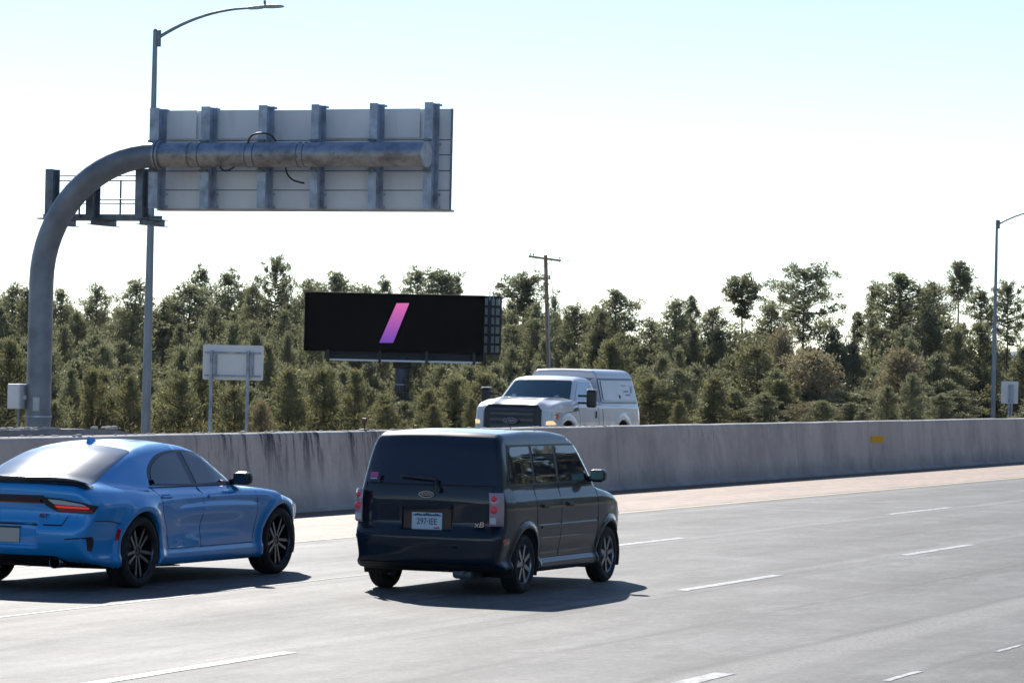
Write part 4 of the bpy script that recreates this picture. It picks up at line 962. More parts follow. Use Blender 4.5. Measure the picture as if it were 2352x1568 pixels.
    for sd in 'RL':
        sg = -1 if sd == 'R' else 1
        dlo = curve([(.37, 1.02), (.43, 1.16), (.60, 1.272), (.85, 1.345), (1.25, 1.372), (1.6, 1.345), (1.85, 1.27), (2.15, 1.13), (2.40, 1.01)], 4) + [(1.4, 1.0)]
        patch('window_surround', f, dlo, sd, M['blue_trim'], t, .003)
        w1 = curve([(.42, 1.035), (.50, 1.17), (.68, 1.262), (.90, 1.318), (1.18, 1.345)], 4) + [(1.22, 1.02)]
        w2 = [(1.34, 1.02), (1.30, 1.348)] + curve([(1.45, 1.338), (1.62, 1.315), (1.84, 1.245), (2.12, 1.115), (2.28, 1.03)], 4)
        patch('side_window', f, w1, sd, M['dark_glass'], t, .007); patch('side_window', f, w2, sd, M['dark_glass'], t, .007)
        for x0, z0 in ((.50, .905), (1.50, .885)):
            b = MB(); b.box((x0, sg * .938, z0), (.20, .022, .028), bev=.009); b.box((x0, sg * .924, z0), (.16, .01, .06), bev=.004); b.build('door_handle', M['blue'], t)
        b = MB(); b.box((2.16, sg * .935, 1.065), (.14, .20, .14), bev=.05); mr = b.build('side_mirror', M['black_trim'], t)
        b = MB(); b.bar((2.22, sg * .78, 1.015), (2.18, sg * .92, 1.04), .12, .06); b.build('mirror_arm', M['black_trim'], mr)
        b = MB(); b.box((2.088, sg * .935, 1.065), (.01, .16, .10), bev=.003); b.build('mirror_glass', mat('sedan_mirror_glass_' + sd, (.05, .09, .12), .05, .6), mr)
        lines = [strip(curve([(1.31, .36), (1.30, .7), (1.32, 1.0)]), .007), strip(curve([(2.46, .40), (2.50, .7), (2.46, .98)]), .007), strip(curve([(.62, .37), (.56, .55), (.42, .74), (.38, .88), (.36, 1.0)]), .007), strip([(.62, .37), (2.46, .37)], .007), strip([(.32, 1.0), (2.4, .995)], .014)]
        patch('door_gaps', f, lines, sd, M['blue_seam'], t, .0015, .01, .08)
        patch('side_marker', f, roundp([(-.50, .50), (-.47, .62), (-.425, .60), (-.45, .49)], .012), sd, M['red_lens'], t, .006)
        patch('bumper_gap', f, strip(curve([(-.43, .66), (-.6, .69), (-.86, .70)]), .010), sd, M['blue_seam'], t, .0015, .01)
        # tail lamp: dark surround, clear strip, lit bar
        s2 = sg
        def mp(p): return roundp([(s2 * a, b_) for a, b_ in p][::(1 if s2 > 0 else -1)], .02)
        tl_ = patch('tail_light', f, mp([(.36, .93), (.58, .92), (.80, .885), (.905, .85), (.885, .775), (.56, .785), (.44, .84)]), 'B', M['black_trim'], t, .006)
        patch('lens', f, mp([(.45, .912), (.60, .902), (.80, .868), (.845, .845), (.52, .862)]), 'B', M['clear_lens'], tl_, .009)
        patch('light_bar', f, mp([(.52, .853), (.85, .838), (.86, .818), (.55, .828)]), 'B', M['red_lit'], tl_, .010)
        patch('red_lens', f, mp([(.54, .822), (.88, .808), (.875, .785), (.58, .795)]), 'B', M['red_lens'], tl_, .009)
        patch('bumper_vent', f, [roundp(q, .006) for q in ([(s2 * .66, .528), (s2 * .86, .545), (s2 * .86, .53), (s2 * .66, .516)][::s2], [(s2 * .835, .53), (s2 * .86, .53), (s2 * .855, .40), (s2 * .84, .41)][::s2])], 'B', M['black_trim'], t, .004)
        b = MB(); b.lathe([(.052, -.99), (.060, -1.0), (.060, -.70), (.050, -.70), (.050, -.99)], 24, (0, s2 * .52, .285), 'x'); b.build('exhaust_tip', M['dark_alloy'], t)
        patch('headlight', f, roundp([(s2 * .45, .66), (s2 * .45, .75), (s2 * .80, .76), (s2 * .80, .68)][::s2], .02), 'F', M['clear_lens'], t, .006)
    patch('diffuser', f, roundp([(-.84, .18), (-.54, .352), (.54, .352), (.84, .18)], .03), 'B', M['black_trim'], t, .006)
    patch('light_strip', f, roundp([(-.42, .945), (-.42, .865), (.42, .865), (.42, .945)], .02), 'B', M['black_trim'], t, .005)
    patch('strip_lens', f, roundp([(-.40, .875), (-.40, .868), (.40, .868), (.40, .875)], .003), 'B', M['red_lens'], t, .008)
    patch('boot_gap', f, [strip([(-.62, .655), (.62, .655)], .016), strip([(-.62, .655), (-.66, .74)], .01), strip([(.62, .655), (.66, .74)], .01)], 'B', M['blue_seam'], t, .0015, .01, .08)
    patch('grille', f, roundp([(-.5, .42), (-.5, .66), (.5, .66), (.5, .42)], .03), 'F', M['black_trim'], t, .004)
    # spoiler
    b = MB(); V = []; n_ = 17
    for i in range(n_):
        y = -.80 + 1.6 * i / (n_ - 1); e = 1 - abs(y / .80) ** 6; xb = -1.055 + .14 * (y / .8) ** 2; zt_ = 1.075 + .050 * e
        for dx, dz in ((0, zt_), (.015, zt_ + .004), (.16, 1.078 - .03 * (y / .8) ** 2), (.17, 1.05 - .03 * (y / .8) ** 2), (.03, 1.055 - .035 * (y / .8) ** 2), (0.0, zt_ - .022 * e)): V.append((xb + dx, y, dz))
    F = [(6 * i + k, 6 * i + (k + 1) % 6, 6 * i + 6 + (k + 1) % 6, 6 * i + 6 + k) for i in range(n_ - 1) for k in range(6)] + [tuple(range(6)), tuple(range(6 * n_ - 6, 6 * n_))]
    b.add(V, F, True); b.build('spoiler', M['gloss_black'], t)
    b = MB(); b.box((-1.065, 0, .555), (.012, .32, .165), bev=.004); pl_ = b.build('licence_plate', M['plate_tan'], t)
    b = MB(); b.box((-1.073, 0, .625), (.006, .34, .018)); b.build('plate_frame', M['black_trim'], pl_)
    text_mesh('badge', 'R/T', .055, Matrix.Translation((-1.052, -.42, .745)) @ ME @ Matrix.Diagonal((1.2, 1, 1, 1)), M['red_dark'], t, .004, .2)
    # shark-fin aerial
    b = MB(); V = []
    for (x, z, w) in ((.50, 1.425, .03), (.62, 1.455, .03), (.50, 1.50, .006), (.56, 1.49, .012)): V += [(x, -w, z), (x, w, z)]
    b.add(V, [(0, 1, 3, 2), (0, 4, 5, 1), (2, 3, 7, 6), (4, 6, 7, 5), (0, 2, 6, 4), (1, 5, 7, 3)], False); b.build('roof_aerial', M['blue'], t)
    for (x, sg, rt) in ((0, -1, -.32), (3.05, -1, -.25), (0, 1, .1), (3.05, 1, .9)): wheel(t, x, sg * .815, .366, .25, .268, 'split5', sg, rt, 'dark_alloy')
    return t
M['gloss_black'] = mat('gloss_black', (.006, .007, .009), .12, coat=1.0)
M['red_dark'] = mat('dark_red_badge', (.12, .01, .02), .3)
build_sedan()

# ------------------------------------------------------------------ white pickup on the far carriageway
def build_pickup():
    t = thing('pickup_truck', 'white pickup truck with a utility bed cap driving the other way behind the barrier', 'pickup truck', (76.5, 28.36, .2), math.pi); t.scale = (1.045, 1.035, 1)
    cab = S2(roundp([(-1.20, .62), (-1.20, 1.36), (1.30, 1.38), (3.0, 1.45), (3.12, 1.50), (3.7, 1.47), (4.15, 1.39), (4.32, 1.29), (4.36, .85), (4.40, .55), (4.2, .42), (1, .40), (-1.0, .5)], .04), .025)
    grn = S2([(1.40, 1.2), (1.47, 1.9), (1.60, 1.985), (2.1, 2.01), (2.45, 1.97), (2.58, 1.92), (3.17, 1.42), (3.3, 1.2)], .03)
    cap = S2([(-1.17, 1.2), (-1.12, 1.7), (-1.02, 2.12), (-.92, 2.175), (1.18, 2.175), (1.26, 2.13), (1.29, 1.2)], .02)
    W = S1([(.3, .93), (.5, .97), (.75, .985), (.95, .985), (1.15, .975), (1.30, .96), (1.40, .935), (1.5, .90), (1.6, .82)], .03, .005)
    WG = S1([(1.2, .93), (1.38, .90), (1.90, .735), (2.0, .66), (2.1, .5)], .03, .005)
    WC = S1([(1.2, .93), (1.38, .915), (1.93, .80), (2.05, .765), (2.16, .66), (2.25, .5)], .03, .005)
    Wx = S1([(-1.4, -.1), (-1.2, -.03), (-1, 0), (3.2, 0), (3.9, -.03), (4.2, -.07), (4.4, -.14), (4.5, -.2)], .04)
    def f(X, Y, Z):
        A = np.abs(Y); fl = 0
        for wx in (0, 3.48): fl = fl + .016 * np.exp(-((np.hypot(X - wx, Z - .46) - .60) / .07) ** 2)
        hood = .035 * np.exp(-((A - .52) / .14) ** 2) * (X > 2.9) * (X < 4.3)
        b = smax(cab(X + .10 * (A / .95) ** 4 * (X > 2), Z + .03 * (A / .9) ** 2 - hood * (Z > 1.1)), A - W(Z) - Wx(X) - fl, .06)
        g_ = smax(grn(X + .10 * (A / .8) ** 2 * (X > 2), Z + .03 * (A / .7) ** 2), A - WG(Z), .06); c_ = smax(cap(X, Z + .03 * (A / .8) ** 2), A - WC(Z), .05)
        o = smin(smin(b, g_, .03), c_, .012)
        for wx in (0, 3.48): o = smax(o, -np.maximum(np.hypot(X - wx, Z - .46) - .54, .55 - A), .012)
        return o
    P_, Q, N = surface(f, (-1.4, 0, .3), (4.6, 1.15, 2.3), .03)
    def cls(C, Nn):
        X, A, Z = C[:, 0], np.abs(C[:, 1]), C[:, 2]; k = np.zeros(len(C), int)
        k[(Z > 1.395) & (X < 1.38)] = 2; d = (X > 1.62) & (X < 2.72) & (Z < 1.40) & (Z > .5) & (A > .6); k[d & (C[:, 1] < 0)] = 3; k[d & (C[:, 1] > 0)] = 4
        k[(X > 3.05) & (Z > 1.23) & (A < .90)] = 5; k[(X > 4.15) & (Z < .72)] = 6
        k[((np.minimum(np.hypot(X, Z - .42), np.hypot(X - 3.48, Z - .42)) < .585) & (A < .85)) | ((Nn[:, 2] < -.7) & (Z < .6))] = 1; return k
    split_build(P_, Q, N, cls, t, [('body', M['white'], None), ('underbody', M['matte_black'], None), ('bed_cap', M['cap_white'], None), ('door', M['white'], None), ('door', M['white'], None), ('bonnet', M['white'], None), ('front_bumper', M['chrome'], None)])
    liners(t, (0, 3.48), .46, .536, .55, .955)
    ws = roundp([(-.79, 1.49), (-.665, 1.90), (.665, 1.90), (.79, 1.49)], .05); patch('windscreen', f, ws, 'F', M['clear_glass'], t, .004)
    patch('scuttle', f, strip([(-.81, 1.475), (0, 1.49), (.81, 1.475)], .03), 'F', M['black_trim'], t, .006)
    gr = patch('grille', f, roundp([(-.66, .75), (-.66, 1.23), (-.57, 1.32), (.57, 1.32), (.66, 1.23), (.66, .75)], .02), 'F', M['black_trim'], t, .03, .05)
    for z in (.86, 1.0, 1.13, 1.24): patch('grille_bar', f, strip([(-.5, z), (.5, z)], .055), 'F', M['grille_bar'], gr, .05, .03)
    n_ = 28; b = MB(); b.prism([(.17 * math.cos(2 * math.pi * k / n_), .985 + .068 * math.sin(2 * math.pi * k / n_)) for k in range(n_)], 4.44, 4.465, 'x'); em = b.build('emblem', M['emblem_ring'], t)
    b = MB(); b.prism([(.158 * math.cos(2 * math.pi * k / n_), .985 + .058 * math.sin(2 * math.pi * k / n_)) for k in range(n_)], 4.462, 4.468, 'x'); b.build('emblem_field', M['emblem_blue'], em)
    MF = Matrix(((0, 0, 1, 0), (1, 0, 0, 0), (0, 1, 0, 0), (0, 0, 0, 1)))
    text_mesh('emblem_text', 'Ford', .105, Matrix.Translation((4.470, 0, .985)) @ MF @ Matrix.Diagonal((1.15, 1, 1, 1)), M['emblem_ring'], em, .002, .25)
    for sg, sd in ((-1, 'R'), (1, 'L')):
        hl = patch('headlight', f, roundp([(sg * .69, .86), (sg * .69, 1.22), (sg * .96, 1.18), (sg * .96, .88)][::-sg], .03), 'F', M['clear_lens'], t, .008)
        patch('turn_lamp', f, roundp([(sg * .76, .90), (sg * .77, .985), (sg * .90, .995), (sg * .93, .91)][::-sg], .03), 'F', M['amber_lit'], hl, .013)
        patch('side_marker', f, roundp([(4.02, 1.03), (4.0, 1.14), (4.09, 1.16), (4.11, 1.03)], .015), sd, M['amber'], t, .008)
        dlo = roundp([(1.68, 1.46), (1.74, 1.87), (2.42, 1.87), (2.88, 1.46)], .04); patch('side_window', f, dlo, sd, M['side_glass'], t, .005)
        patch('door_gaps', f, [strip(curve([(1.60, .55), (1.60, 1.0), (1.62, 1.42), (1.72, 1.92)]), .014), strip(curve([(2.76, .55), (2.78, 1.0), (2.86, 1.40)]), .014), strip([(1.33, .6), (1.33, 1.40)], .03), strip([(3.02, 1.22), (4.2, 1.13)], .014)], sd, M['seam'], t, .002, .01, .08)
        patch('cap_rail', f, [strip([(-1.08, 1.945), (1.29, 1.945)], .045), strip([(-1.17, 1.40), (1.29, 1.40)], .03)], sd, M['cap_trim'], t, .006, .012, .1)
        patch('cap_door', f, roundp([(-1.00, 1.45), (-.93, 1.90), (1.13, 1.90), (1.15, 1.45)], .03), sd, M['cap_white'], t, .016, .022)
        patch('cap_front_edge', f, strip([(1.262, 1.42), (1.25, 1.92)], .025), sd, M['cap_trim'], t, .004, .012)
        b = MB(); b.box((.05, sg * .895, 1.52), (.07, .03, .12), bev=.01); b.build('latch', M['black_trim'], t)
        if sg > 0:
            for (x, z, w, h, mm) in ((-.30, 1.80, .30, .03, 'decal_grey'), (-.42, 1.66, .30, .035, 'decal_blue'), (-.52, 1.58, .32, .035, 'decal_blue')): patch('lettering', f, strip([(x - w / 2, z), (x + w / 2, z)], h), sd, M[mm], t, .020, .004)
            patch('logo', f, roundp([(-.80, 1.62), (-.86, 1.76), (-.76, 1.79), (-.70, 1.62)], .02), sd, M['decal_green'], t, .020, .004)
        b = MB(); b.box((1.82, sg * 1.0, 1.13), (.04, .03, .16), bev=.01); b.build('door_handle', M['black_trim'], t)
        patch('fender_vent', f, roundp([(2.86, 1.22), (2.92, 1.30), (3.14, 1.26), (3.14, 1.20)], .02), sd, M['black_trim'], t, .012, .02)
        b = MB(); b.box((2.80, sg * 1.24, 1.50), (.16, .22, .40), bev=.05); mr = b.build('side_mirror', M['black_trim'], t)
        b = MB(); b.bar((2.80, sg * .93, 1.56), (2.80, sg * 1.16, 1.56), .05, .05); b.bar((2.80, sg * .93, 1.40), (2.80, sg * 1.16, 1.40), .05, .05); b.build('mirror_arm', M['black_trim'], mr)
        b = MB(); b.box((2.80, sg * 1.24, 1.705), (.15, .20, .02), bev=.008); b.build('mirror_cap', M['alu'], mr)
        patch('tail_light', f, roundp([(sg * .84, .98), (sg * .84, 1.34), (sg * .95, 1.30), (sg * .95, .98)][::sg], .02), 'B', M['red_lens'], t, .006)
    b = MB(); b.box((-1.30, 0, .55), (.22, 1.86, .20), bev=.04); b.build('rear_bumper', M['chrome'], t)
    b = MB(); b.box((1.45, 0, .45), (5.2, .8, .2), bev=.04); b.tube([(0, -.8, .40), (0, .8, .40)], .07, 10); b.tube([(3.48, -.8, .40), (3.48, .8, .40)], .07, 10); b.build('chassis', M['matte_black'], t)
    for (x, sg) in ((0, -1), (3.48, -1), (0, 1), (3.48, 1)): wheel(t, x, sg * .87, .405, .26, .225, 'seven', sg, .3 * x)
    return t
M['cap_white'] = mat('cap_white', (.56, .59, .66), .38, coat=.5, coat_rough=.15, var=.06, vscale=1.5)
M['cap_trim'] = mat('cap_trim', (.12, .15, .20), .4, .5)
M['grille_bar'] = mat('grille_bar', (.02, .022, .03), .3, coat=.5)
M['emblem_ring'] = mat('emblem_ring', (.16, .18, .22), .3, .8)
M['emblem_blue'] = mat('emblem_blue', (.01, .02, .08), .3, coat=1)
M['side_glass'] = mat('blue_side_glass', (.06, .13, .22), .05, spec=.8, coat=1.0, coat_rough=.02)
M['decal_grey'] = mat('decal_grey', (.42, .46, .54), .6); M['decal_blue'] = mat('decal_blue', (.28, .32, .50), .6); M['decal_green'] = mat('decal_green', (.30, .42, .46), .6)
build_pickup()

# ------------------------------------------------------------------ trees
def tube_np(P_, rad, n=6):
    P_ = np.asarray(P_, float); V = []; 
    for i in range(len(P_)):
        t = P_[min(i + 1, len(P_) - 1)] - P_[max(i - 1, 0)]; t = t / (np.linalg.norm(t) + 1e-9); a = np.array([0, 0, 1.]) if abs(t[2]) < .9 else np.array([1., 0, 0])
        e = np.cross(t, a); e /= np.linalg.norm(e); g_ = np.cross(t, e)
        for j in range(n): q = 2 * math.pi * j / n; V.append(P_[i] + (e * math.cos(q) + g_ * math.sin(q)) * rad[i])
    F = [(i * n + j, i * n + (j + 1) % n, (i + 1) * n + (j + 1) % n, (i + 1) * n + j) for i in range(len(P_) - 1) for j in range(n)]
    return V, F
def make_tree(seed, H=10, W=2.3, cb=.15, prof='cone', nb=70, per=3, leaves=34, cr=.42, ls=.20, lw=.075, gap=0.0, kind='pine', fork=0):
    """trunk with limbs, and a crown of small leaf faces gathered in clumps along the limbs"""
    r = np.random.default_rng(seed); V, F = [], []
    def addt(P_, rad, n=5):
        v, f_ = tube_np(P_, rad, n); b = len(V); V.extend(v); F.extend([tuple(i + b for i in q) for q in f_])
    bend = r.normal(0, .012 * H, 2); zz = np.linspace(-.4, H * .97, 9); tp = np.stack([bend[0] * (zz / H) ** 2, bend[1] * (zz / H) ** 2, zz], 1); tp[1:-1, :2] += r.normal(0, .02, (7, 2))
    addt(tp, np.linspace(.016 * H, .02, 9) * (.8 if kind == 'pine' else .7), 8)
    env = {'dome': lambda t: math.sqrt(max(.01, 1 - t ** 2.0)) * (.8 + .2 * min(1, t * 4)), 'dense': lambda t: (1 - t ** 2.2) ** .8 * (.7 + .3 * min(1, t * 4)) + .10, 'cone': lambda t: (1 - t) ** .75 * (.55 + .45 * min(1, t * 5)) + .07, 'round': lambda t: math.sqrt(max(.03, 1 - (2 * t - .85) ** 2 * .82)), 'umbrella': lambda t: .35 + .75 * math.sin(min(1, t * 1.15) * math.pi * .72) if t > .3 else .35 + .3 * t, 'column': lambda t: .62 * math.sin(math.pi * min(1, t * .9 + .12)) + .3,
           'open': lambda t: (.55 + .6 * math.sin(math.pi * min(1, .25 + t * .62))) * (1 - t ** 4 * .55)}[prof]
    C = []
    lob = r.uniform(.62, 1.25, 7)
    for i in range(nb):
        t = (i + r.uniform(0, 1)) / nb; z = H * (cb + (1 - cb) * t * .985); a = i * 2.39996 + r.normal(0, .35)
        L = W * env(t) * r.uniform(.55, 1.15) * lob[int((a % 6.283) / 6.283 * 7) % 7]
        if gap and r.random() < gap: L *= r.uniform(.2, .6)
        p0 = np.array([np.interp(z, tp[:, 2], tp[:, 0]), np.interp(z, tp[:, 2], tp[:, 1]), z]); up = (-.05 + .55 * t) if kind == 'pine' else .8
        d = np.array([math.cos(a), math.sin(a), up + r.normal(0, .12)]); d /= np.linalg.norm(d); d2 = d + np.array([0, 0, r.uniform(.0, .35)])
        p1 = p0 + d * L * .55; p2 = p1 + d2 / np.linalg.norm(d2) * L * .45
        addt([p0, p1, p2], [max(.02, .02 * L + .014), .022, .008], 4)
        m_ = max(1, int(round(per * L / W + .4)))
        for k in range(m_):
            s = 1 - k * .62 / max(1, m_) - r.uniform(0, .08); q = p0 + (p1 - p0) * min(1, s / .55) if s < .55 else p1 + (p2 - p1) * (s - .55) / .45
            C.append((*(q + r.normal(0, .09 * (1 + L * .3), 3)), cr * r.uniform(.65, 1.2)))
    for k in range(3): C.append((*(tp[-1] + np.array([0, 0, -k * cr * .5])), cr * .6))
    C = np.array(C); n = len(C) * leaves; cid = np.repeat(np.arange(len(C)), leaves)
    d = r.normal(0, 1, (n, 3)); d /= np.linalg.norm(d, axis=1)[:, None]; rad = C[cid, 3] * r.uniform(.25, 1.0, n) ** .6
    ctr = C[cid, :3] + d * rad[:, None] * np.array([1, 1, .85])
    dirn = d * .8 + r.normal(0, .55, (n, 3)) + np.array([0, 0, .6]); dirn /= np.linalg.norm(dirn, axis=1)[:, None]
    sd = np.cross(dirn, r.normal(0, 1, (n, 3))); sd /= np.linalg.norm(sd, axis=1)[:, None]
    l_ = ls * r.uniform(.6, 1.35, n)[:, None]; w_ = lw * r.uniform(.6, 1.3, n)[:, None]
    VV = np.stack([ctr - sd * w_ * .35, ctr + sd * w_ * .35, ctr + dirn * l_ + sd * w_ * .5, ctr + dirn * l_ - sd * w_ * .5], 1).reshape(-1, 3)
    FF = np.arange(n * 4).reshape(-1, 4)
    return (V, F), (VV, FF)
PROTO = {}
def proto(key, leafm, **k):
    (tv, tf), (cv, cf) = make_tree(**k); H = k.get('H', 10)
    tm = bpy.data.meshes.new(key + '_trunk'); tm.from_pydata([tuple(v) for v in tv], [], tf); tm.materials.append(M['bark']); tm.polygons.foreach_set('use_smooth', [True] * len(tm.polygons))
    cm = bpy.data.meshes.new(key + '_crown'); cm.from_pydata(cv.tolist(), [], cf.tolist()); cm.materials.append(M[leafm])
    PROTO[key] = (tm, cm, H, k.get('W', 2.3), {'pine': 'pine_tree', 'oak': 'oak_tree'}[k.get('kind', 'pine')])
def plant(key, base, H, W, label, group=None, rz=None, rnd=random.Random(8)):
    tm, cm, H0, W0, nm = PROTO[key]; o = thing(nm, label, 'tree', base, rnd.uniform(0, 6.28) if rz is None else rz, group); s = H / H0; w = W / W0
    o.scale = (w, w, s)
    for n_, me in (('trunk', tm), ('crown', cm)):
        c = bpy.data.objects.new(n_, me); COL.objects.link(c); c.parent = o
    return o
for k in range(4): proto('dense%d' % k, 'pine', seed=10 + k, H=13, W=1.9, cb=.05, prof='dense', nb=150, per=4, leaves=30, cr=.34, ls=.19, lw=.065)
for k in range(3): proto('broad%d' % k, 'pine', seed=30 + k, H=13, W=2.15, cb=.26, prof='round', nb=120, per=4, leaves=34, cr=.33, gap=.18, ls=.19, lw=.065)
proto('umbrella', 'pine', seed=41, H=13, W=1.5, cb=.79, prof='umbrella', nb=54, per=4, leaves=34, cr=.25, ls=.15, gap=.25)
proto('open', 'pine', seed=43, H=13.5, W=2.5, cb=.60, prof='open', nb=70, per=4, leaves=40, cr=.28, ls=.16, gap=.25)
proto('slim', 'pine', seed=47, H=14, W=1.15, cb=.80, prof='column', nb=54, per=3, leaves=32, cr=.24, ls=.14, gap=.25)
proto('airy', 'pine', seed=53, H=13.5, W=1.3, cb=.72, prof='column', nb=46, per=4, leaves=30, cr=.26, ls=.15, gap=.25)
for k in range(2): proto('young%d' % k, 'pine_olive', seed=60 + k, H=5, W=1.5, cb=.02, prof='dense', nb=100, per=4, leaves=32, cr=.25, gap=.25, ls=.15, lw=.045)
for k in range(3): proto('small%d' % k, 'pine', seed=80 + k, H=6, W=1.6, cb=.04, prof=('dense', 'round', 'dense')[k], nb=110, per=4, leaves=32, cr=.27, gap=.25, ls=.16, lw=.05)
for k in range(2): proto('oak%d' % k, 'oak', seed=70 + k, H=5.5, W=2.1, cb=.12, prof='dome', nb=100, per=4, leaves=44, cr=.40, ls=.10, lw=.05, kind='oak')

def gbase(x, D, v_min=None):
    p = at(x, 900, D); return Vector((p.x, p.y, float(gz(p.y)) + .0))
def tree_px(key, x, ytop, hw, D, label, group=None):
    """a tree whose top stands at picture height ytop when seen at distance D, hw = half width in px"""
    b_ = gbase(x, D); top = at(x, ytop, D); s = FOC / D
    if top.z - b_.z < 8 and key[:3] in ('den', 'bro'): key = 'small%d' % (int(x) % 3); hw *= .85
    return plant(key, b_, top.z - b_.z, hw / s, label, group)
sky_trees = [
 ('dense0', 18, 655, 55, 235, 'dark pine at the extreme left edge of the forest skyline'), ('dense1', 60, 662, 45, 225, 'dark pine just left of the curved gantry pole, second from the left edge'),
 ('dense2', 140, 668, 50, 230, 'pointed pine just right of the curved gantry pole'), ('broad0', 212, 660, 48, 240, 'small rounded pine top midway between gantry pole and lamp post'),
 ('dense3', 290, 645, 70, 225, 'broad pointed pine rising just left of the lamp post'), ('dense0', 368, 688, 42, 235, 'low pine directly right of the lamp post'),
 ('broad1', 432, 655, 85, 235, 'wide pine crown on the skyline above the small road sign'), ('airy', 457, 618, 38, 262, 'thin airy pine top poking over the wide crown above the road sign'),
 ('airy', 522, 628, 48, 260, 'airy rounded pine top above the right end of the small road sign'), ('dense1', 572, 652, 40, 240, 'narrow pine between the airy top and the tall layered pine'),
 ('open', 626, 603, 52, 245, 'tall layered pine above the lower right corner of the overhead sign'), ('dense2', 700, 645, 52, 240, 'pine above the left end of the billboard'),
 ('broad2', 772, 628, 75, 238, 'broad dense pine above the left part of the billboard'), ('dense3', 828, 660, 45, 235, 'low pine above the billboard left of its stripe'),
 ('airy', 876, 643, 32, 265, 'smallest airy pine top above the billboard stripe'), ('airy', 952, 622, 44, 264, 'taller airy pine top above the billboard, right of the stripe'), ('umbrella', 1012, 634, 48, 258, 'rounded pine top above the right part of the billboard'),
 ('dense0', 1070, 700, 50, 250, 'dark pine behind the right end of the billboard'), ('umbrella', 1195, 642, 55, 240, 'flat-topped pine just left of the utility pole'), ('dense1', 1142, 700, 45, 236, 'pine right beside the open frame of the billboard'),
 ('broad0', 1230, 700, 50, 232, 'dense pine right behind the utility pole'), ('dense2', 1272, 685, 30, 240, 'thin pointed pine just right of the utility pole'), ('broad1', 1315, 702, 55, 236, 'rounded pine between the utility pole and the high-shouldered pine'),
 ('broad2', 1412, 668, 68, 232, 'high-shouldered pine left of the low gap in the skyline, above the pickup cap'), ('dense3', 1365, 712, 45, 228, 'pine filling in left of the high-shouldered pine'),
 ('dense0', 1500, 735, 55, 226, 'pine at the right side of the low skyline gap'), ('dense1', 1545, 688, 62, 222, 'tall pointed pine right of the low skyline gap'), ('slim', 1584, 685, 22, 228, 'very thin pine spike beside the tall pointed pine'),
 ('broad0', 1640, 712, 62, 225, 'rounded pine left of the umbrella-shaped pine'), ('umbrella', 1703, 646, 52, 235, 'umbrella-shaped pine with a bare trunk against the sky'), ('dense2', 1762, 702, 68, 222, 'dense pine between the umbrella-shaped and the tall open pine'),
 ('open', 1840, 619, 84, 228, 'tall open-crowned pine with see-through branches, alone in a skyline gap'), ('broad1', 1905, 760, 60, 224, 'low pine right of the tall open-crowned pine'), ('slim', 1966, 722, 24, 232, 'small thin pine standing in the gap left of the broad dark pine'),
 ('dense3', 1960, 785, 50, 222, 'low pine under the small thin pine'), ('broad2', 2068, 630, 92, 226, 'broad dark pine with heavy crown, largest of the right side'), ('broad0', 2140, 655, 70, 232, 'lighter pine leaning on the right side of the broad dark pine'),
 ('slim', 2196, 607, 38, 236, 'slim pine with high round tuft and bare trunk against the sky'), ('airy', 2248, 668, 42, 228, 'ragged pine between the slim tufted pine and the right lamp post'), ('open', 2312, 657, 52, 232, 'ragged open pine behind the right lamp post'),
 ('broad1', 2250, 745, 60, 222, 'dense pine low behind the right lamp post'), ('dense0', 2345, 800, 45, 215, 'dark pine at the extreme right edge beside the small sign'), ('airy', 2000, 655, 36, 234, 'side crown sticking out at the left of the broad dark pine')]
for k, x, y, hw, D, lab in sky_trees: tree_px(k, x, y, hw * (1.22 if k[:3] in ('den', 'bro') else 1.0), D, lab)
skl = sorted([(x, y) for _, x, y, _, _, _ in sky_trees if _ is not None])
SKX = [0, 60, 140, 212, 290, 368, 432, 522, 626, 700, 772, 828, 1012, 1070, 1195, 1272, 1315, 1412, 1466, 1500, 1545, 1640, 1762, 1805, 1905, 1960, 2068, 2140, 2250, 2330, 2400]
SKY = [690, 690, 695, 695, 690, 705, 675, 680, 670, 670, 655, 680, 700, 715, 690, 720, 720, 700, 775, 760, 730, 740, 730, 790, 775, 800, 680, 690, 760, 810, 820]
zones = [(-200, 95, 'pines left of the curved gantry pole', 'dark pine in the forest belt left of the curved gantry pole'), (95, 343, 'pines between gantry pole and lamp post', 'dark pine in the forest belt between the gantry pole and the left lamp post'),
         (343, 700, 'pines between lamp post and billboard', 'dark pine in the forest belt between the left lamp post and the billboard'), (700, 1150, 'x', 'dark pine in the forest belt behind and under the billboard'),
         (1150, 1480, 'pines above the pickup truck', 'dark pine in the forest belt above and behind the white pickup'), (1480, 1900, 'pines between the pickup and the open tall pine', 'dark pine in the forest belt right of the pickup, below the skyline'),
         (1900, 2600, 'pines round the right lamp post', 'dark pine in the forest belt at the right, below the broad dark pine')]
rr = random.Random(21)
ORD = ['first', 'second', 'third', 'fourth', 'fifth', 'sixth', 'seventh', 'eighth', 'ninth', 'tenth', 'eleventh', 'twelfth', 'thirteenth', 'fourteenth', 'fifteenth', 'sixteenth', 'seventeenth', 'eighteenth', 'nineteenth', 'twentieth']
zones = [(-999, 95, 'left of the curved gantry pole'), (95, 343, 'between gantry pole and left lamp post'), (343, 700, 'between left lamp post and billboard'), (700, 1150, 'behind or under the billboard'),
         (1150, 1480, 'above the white pickup'), (1480, 1900, 'between pickup and tall open pine'), (1900, 9999, 'right of the tall open pine')]
rows = ((228, 15, 75, 60, 'rear'), (210, 45, 120, 64, 'upper'), (196, 80, 165, 70, 'middle'), (180, 110, 205, 78, 'lower'), (166, 165, 245, 88, 'front'))
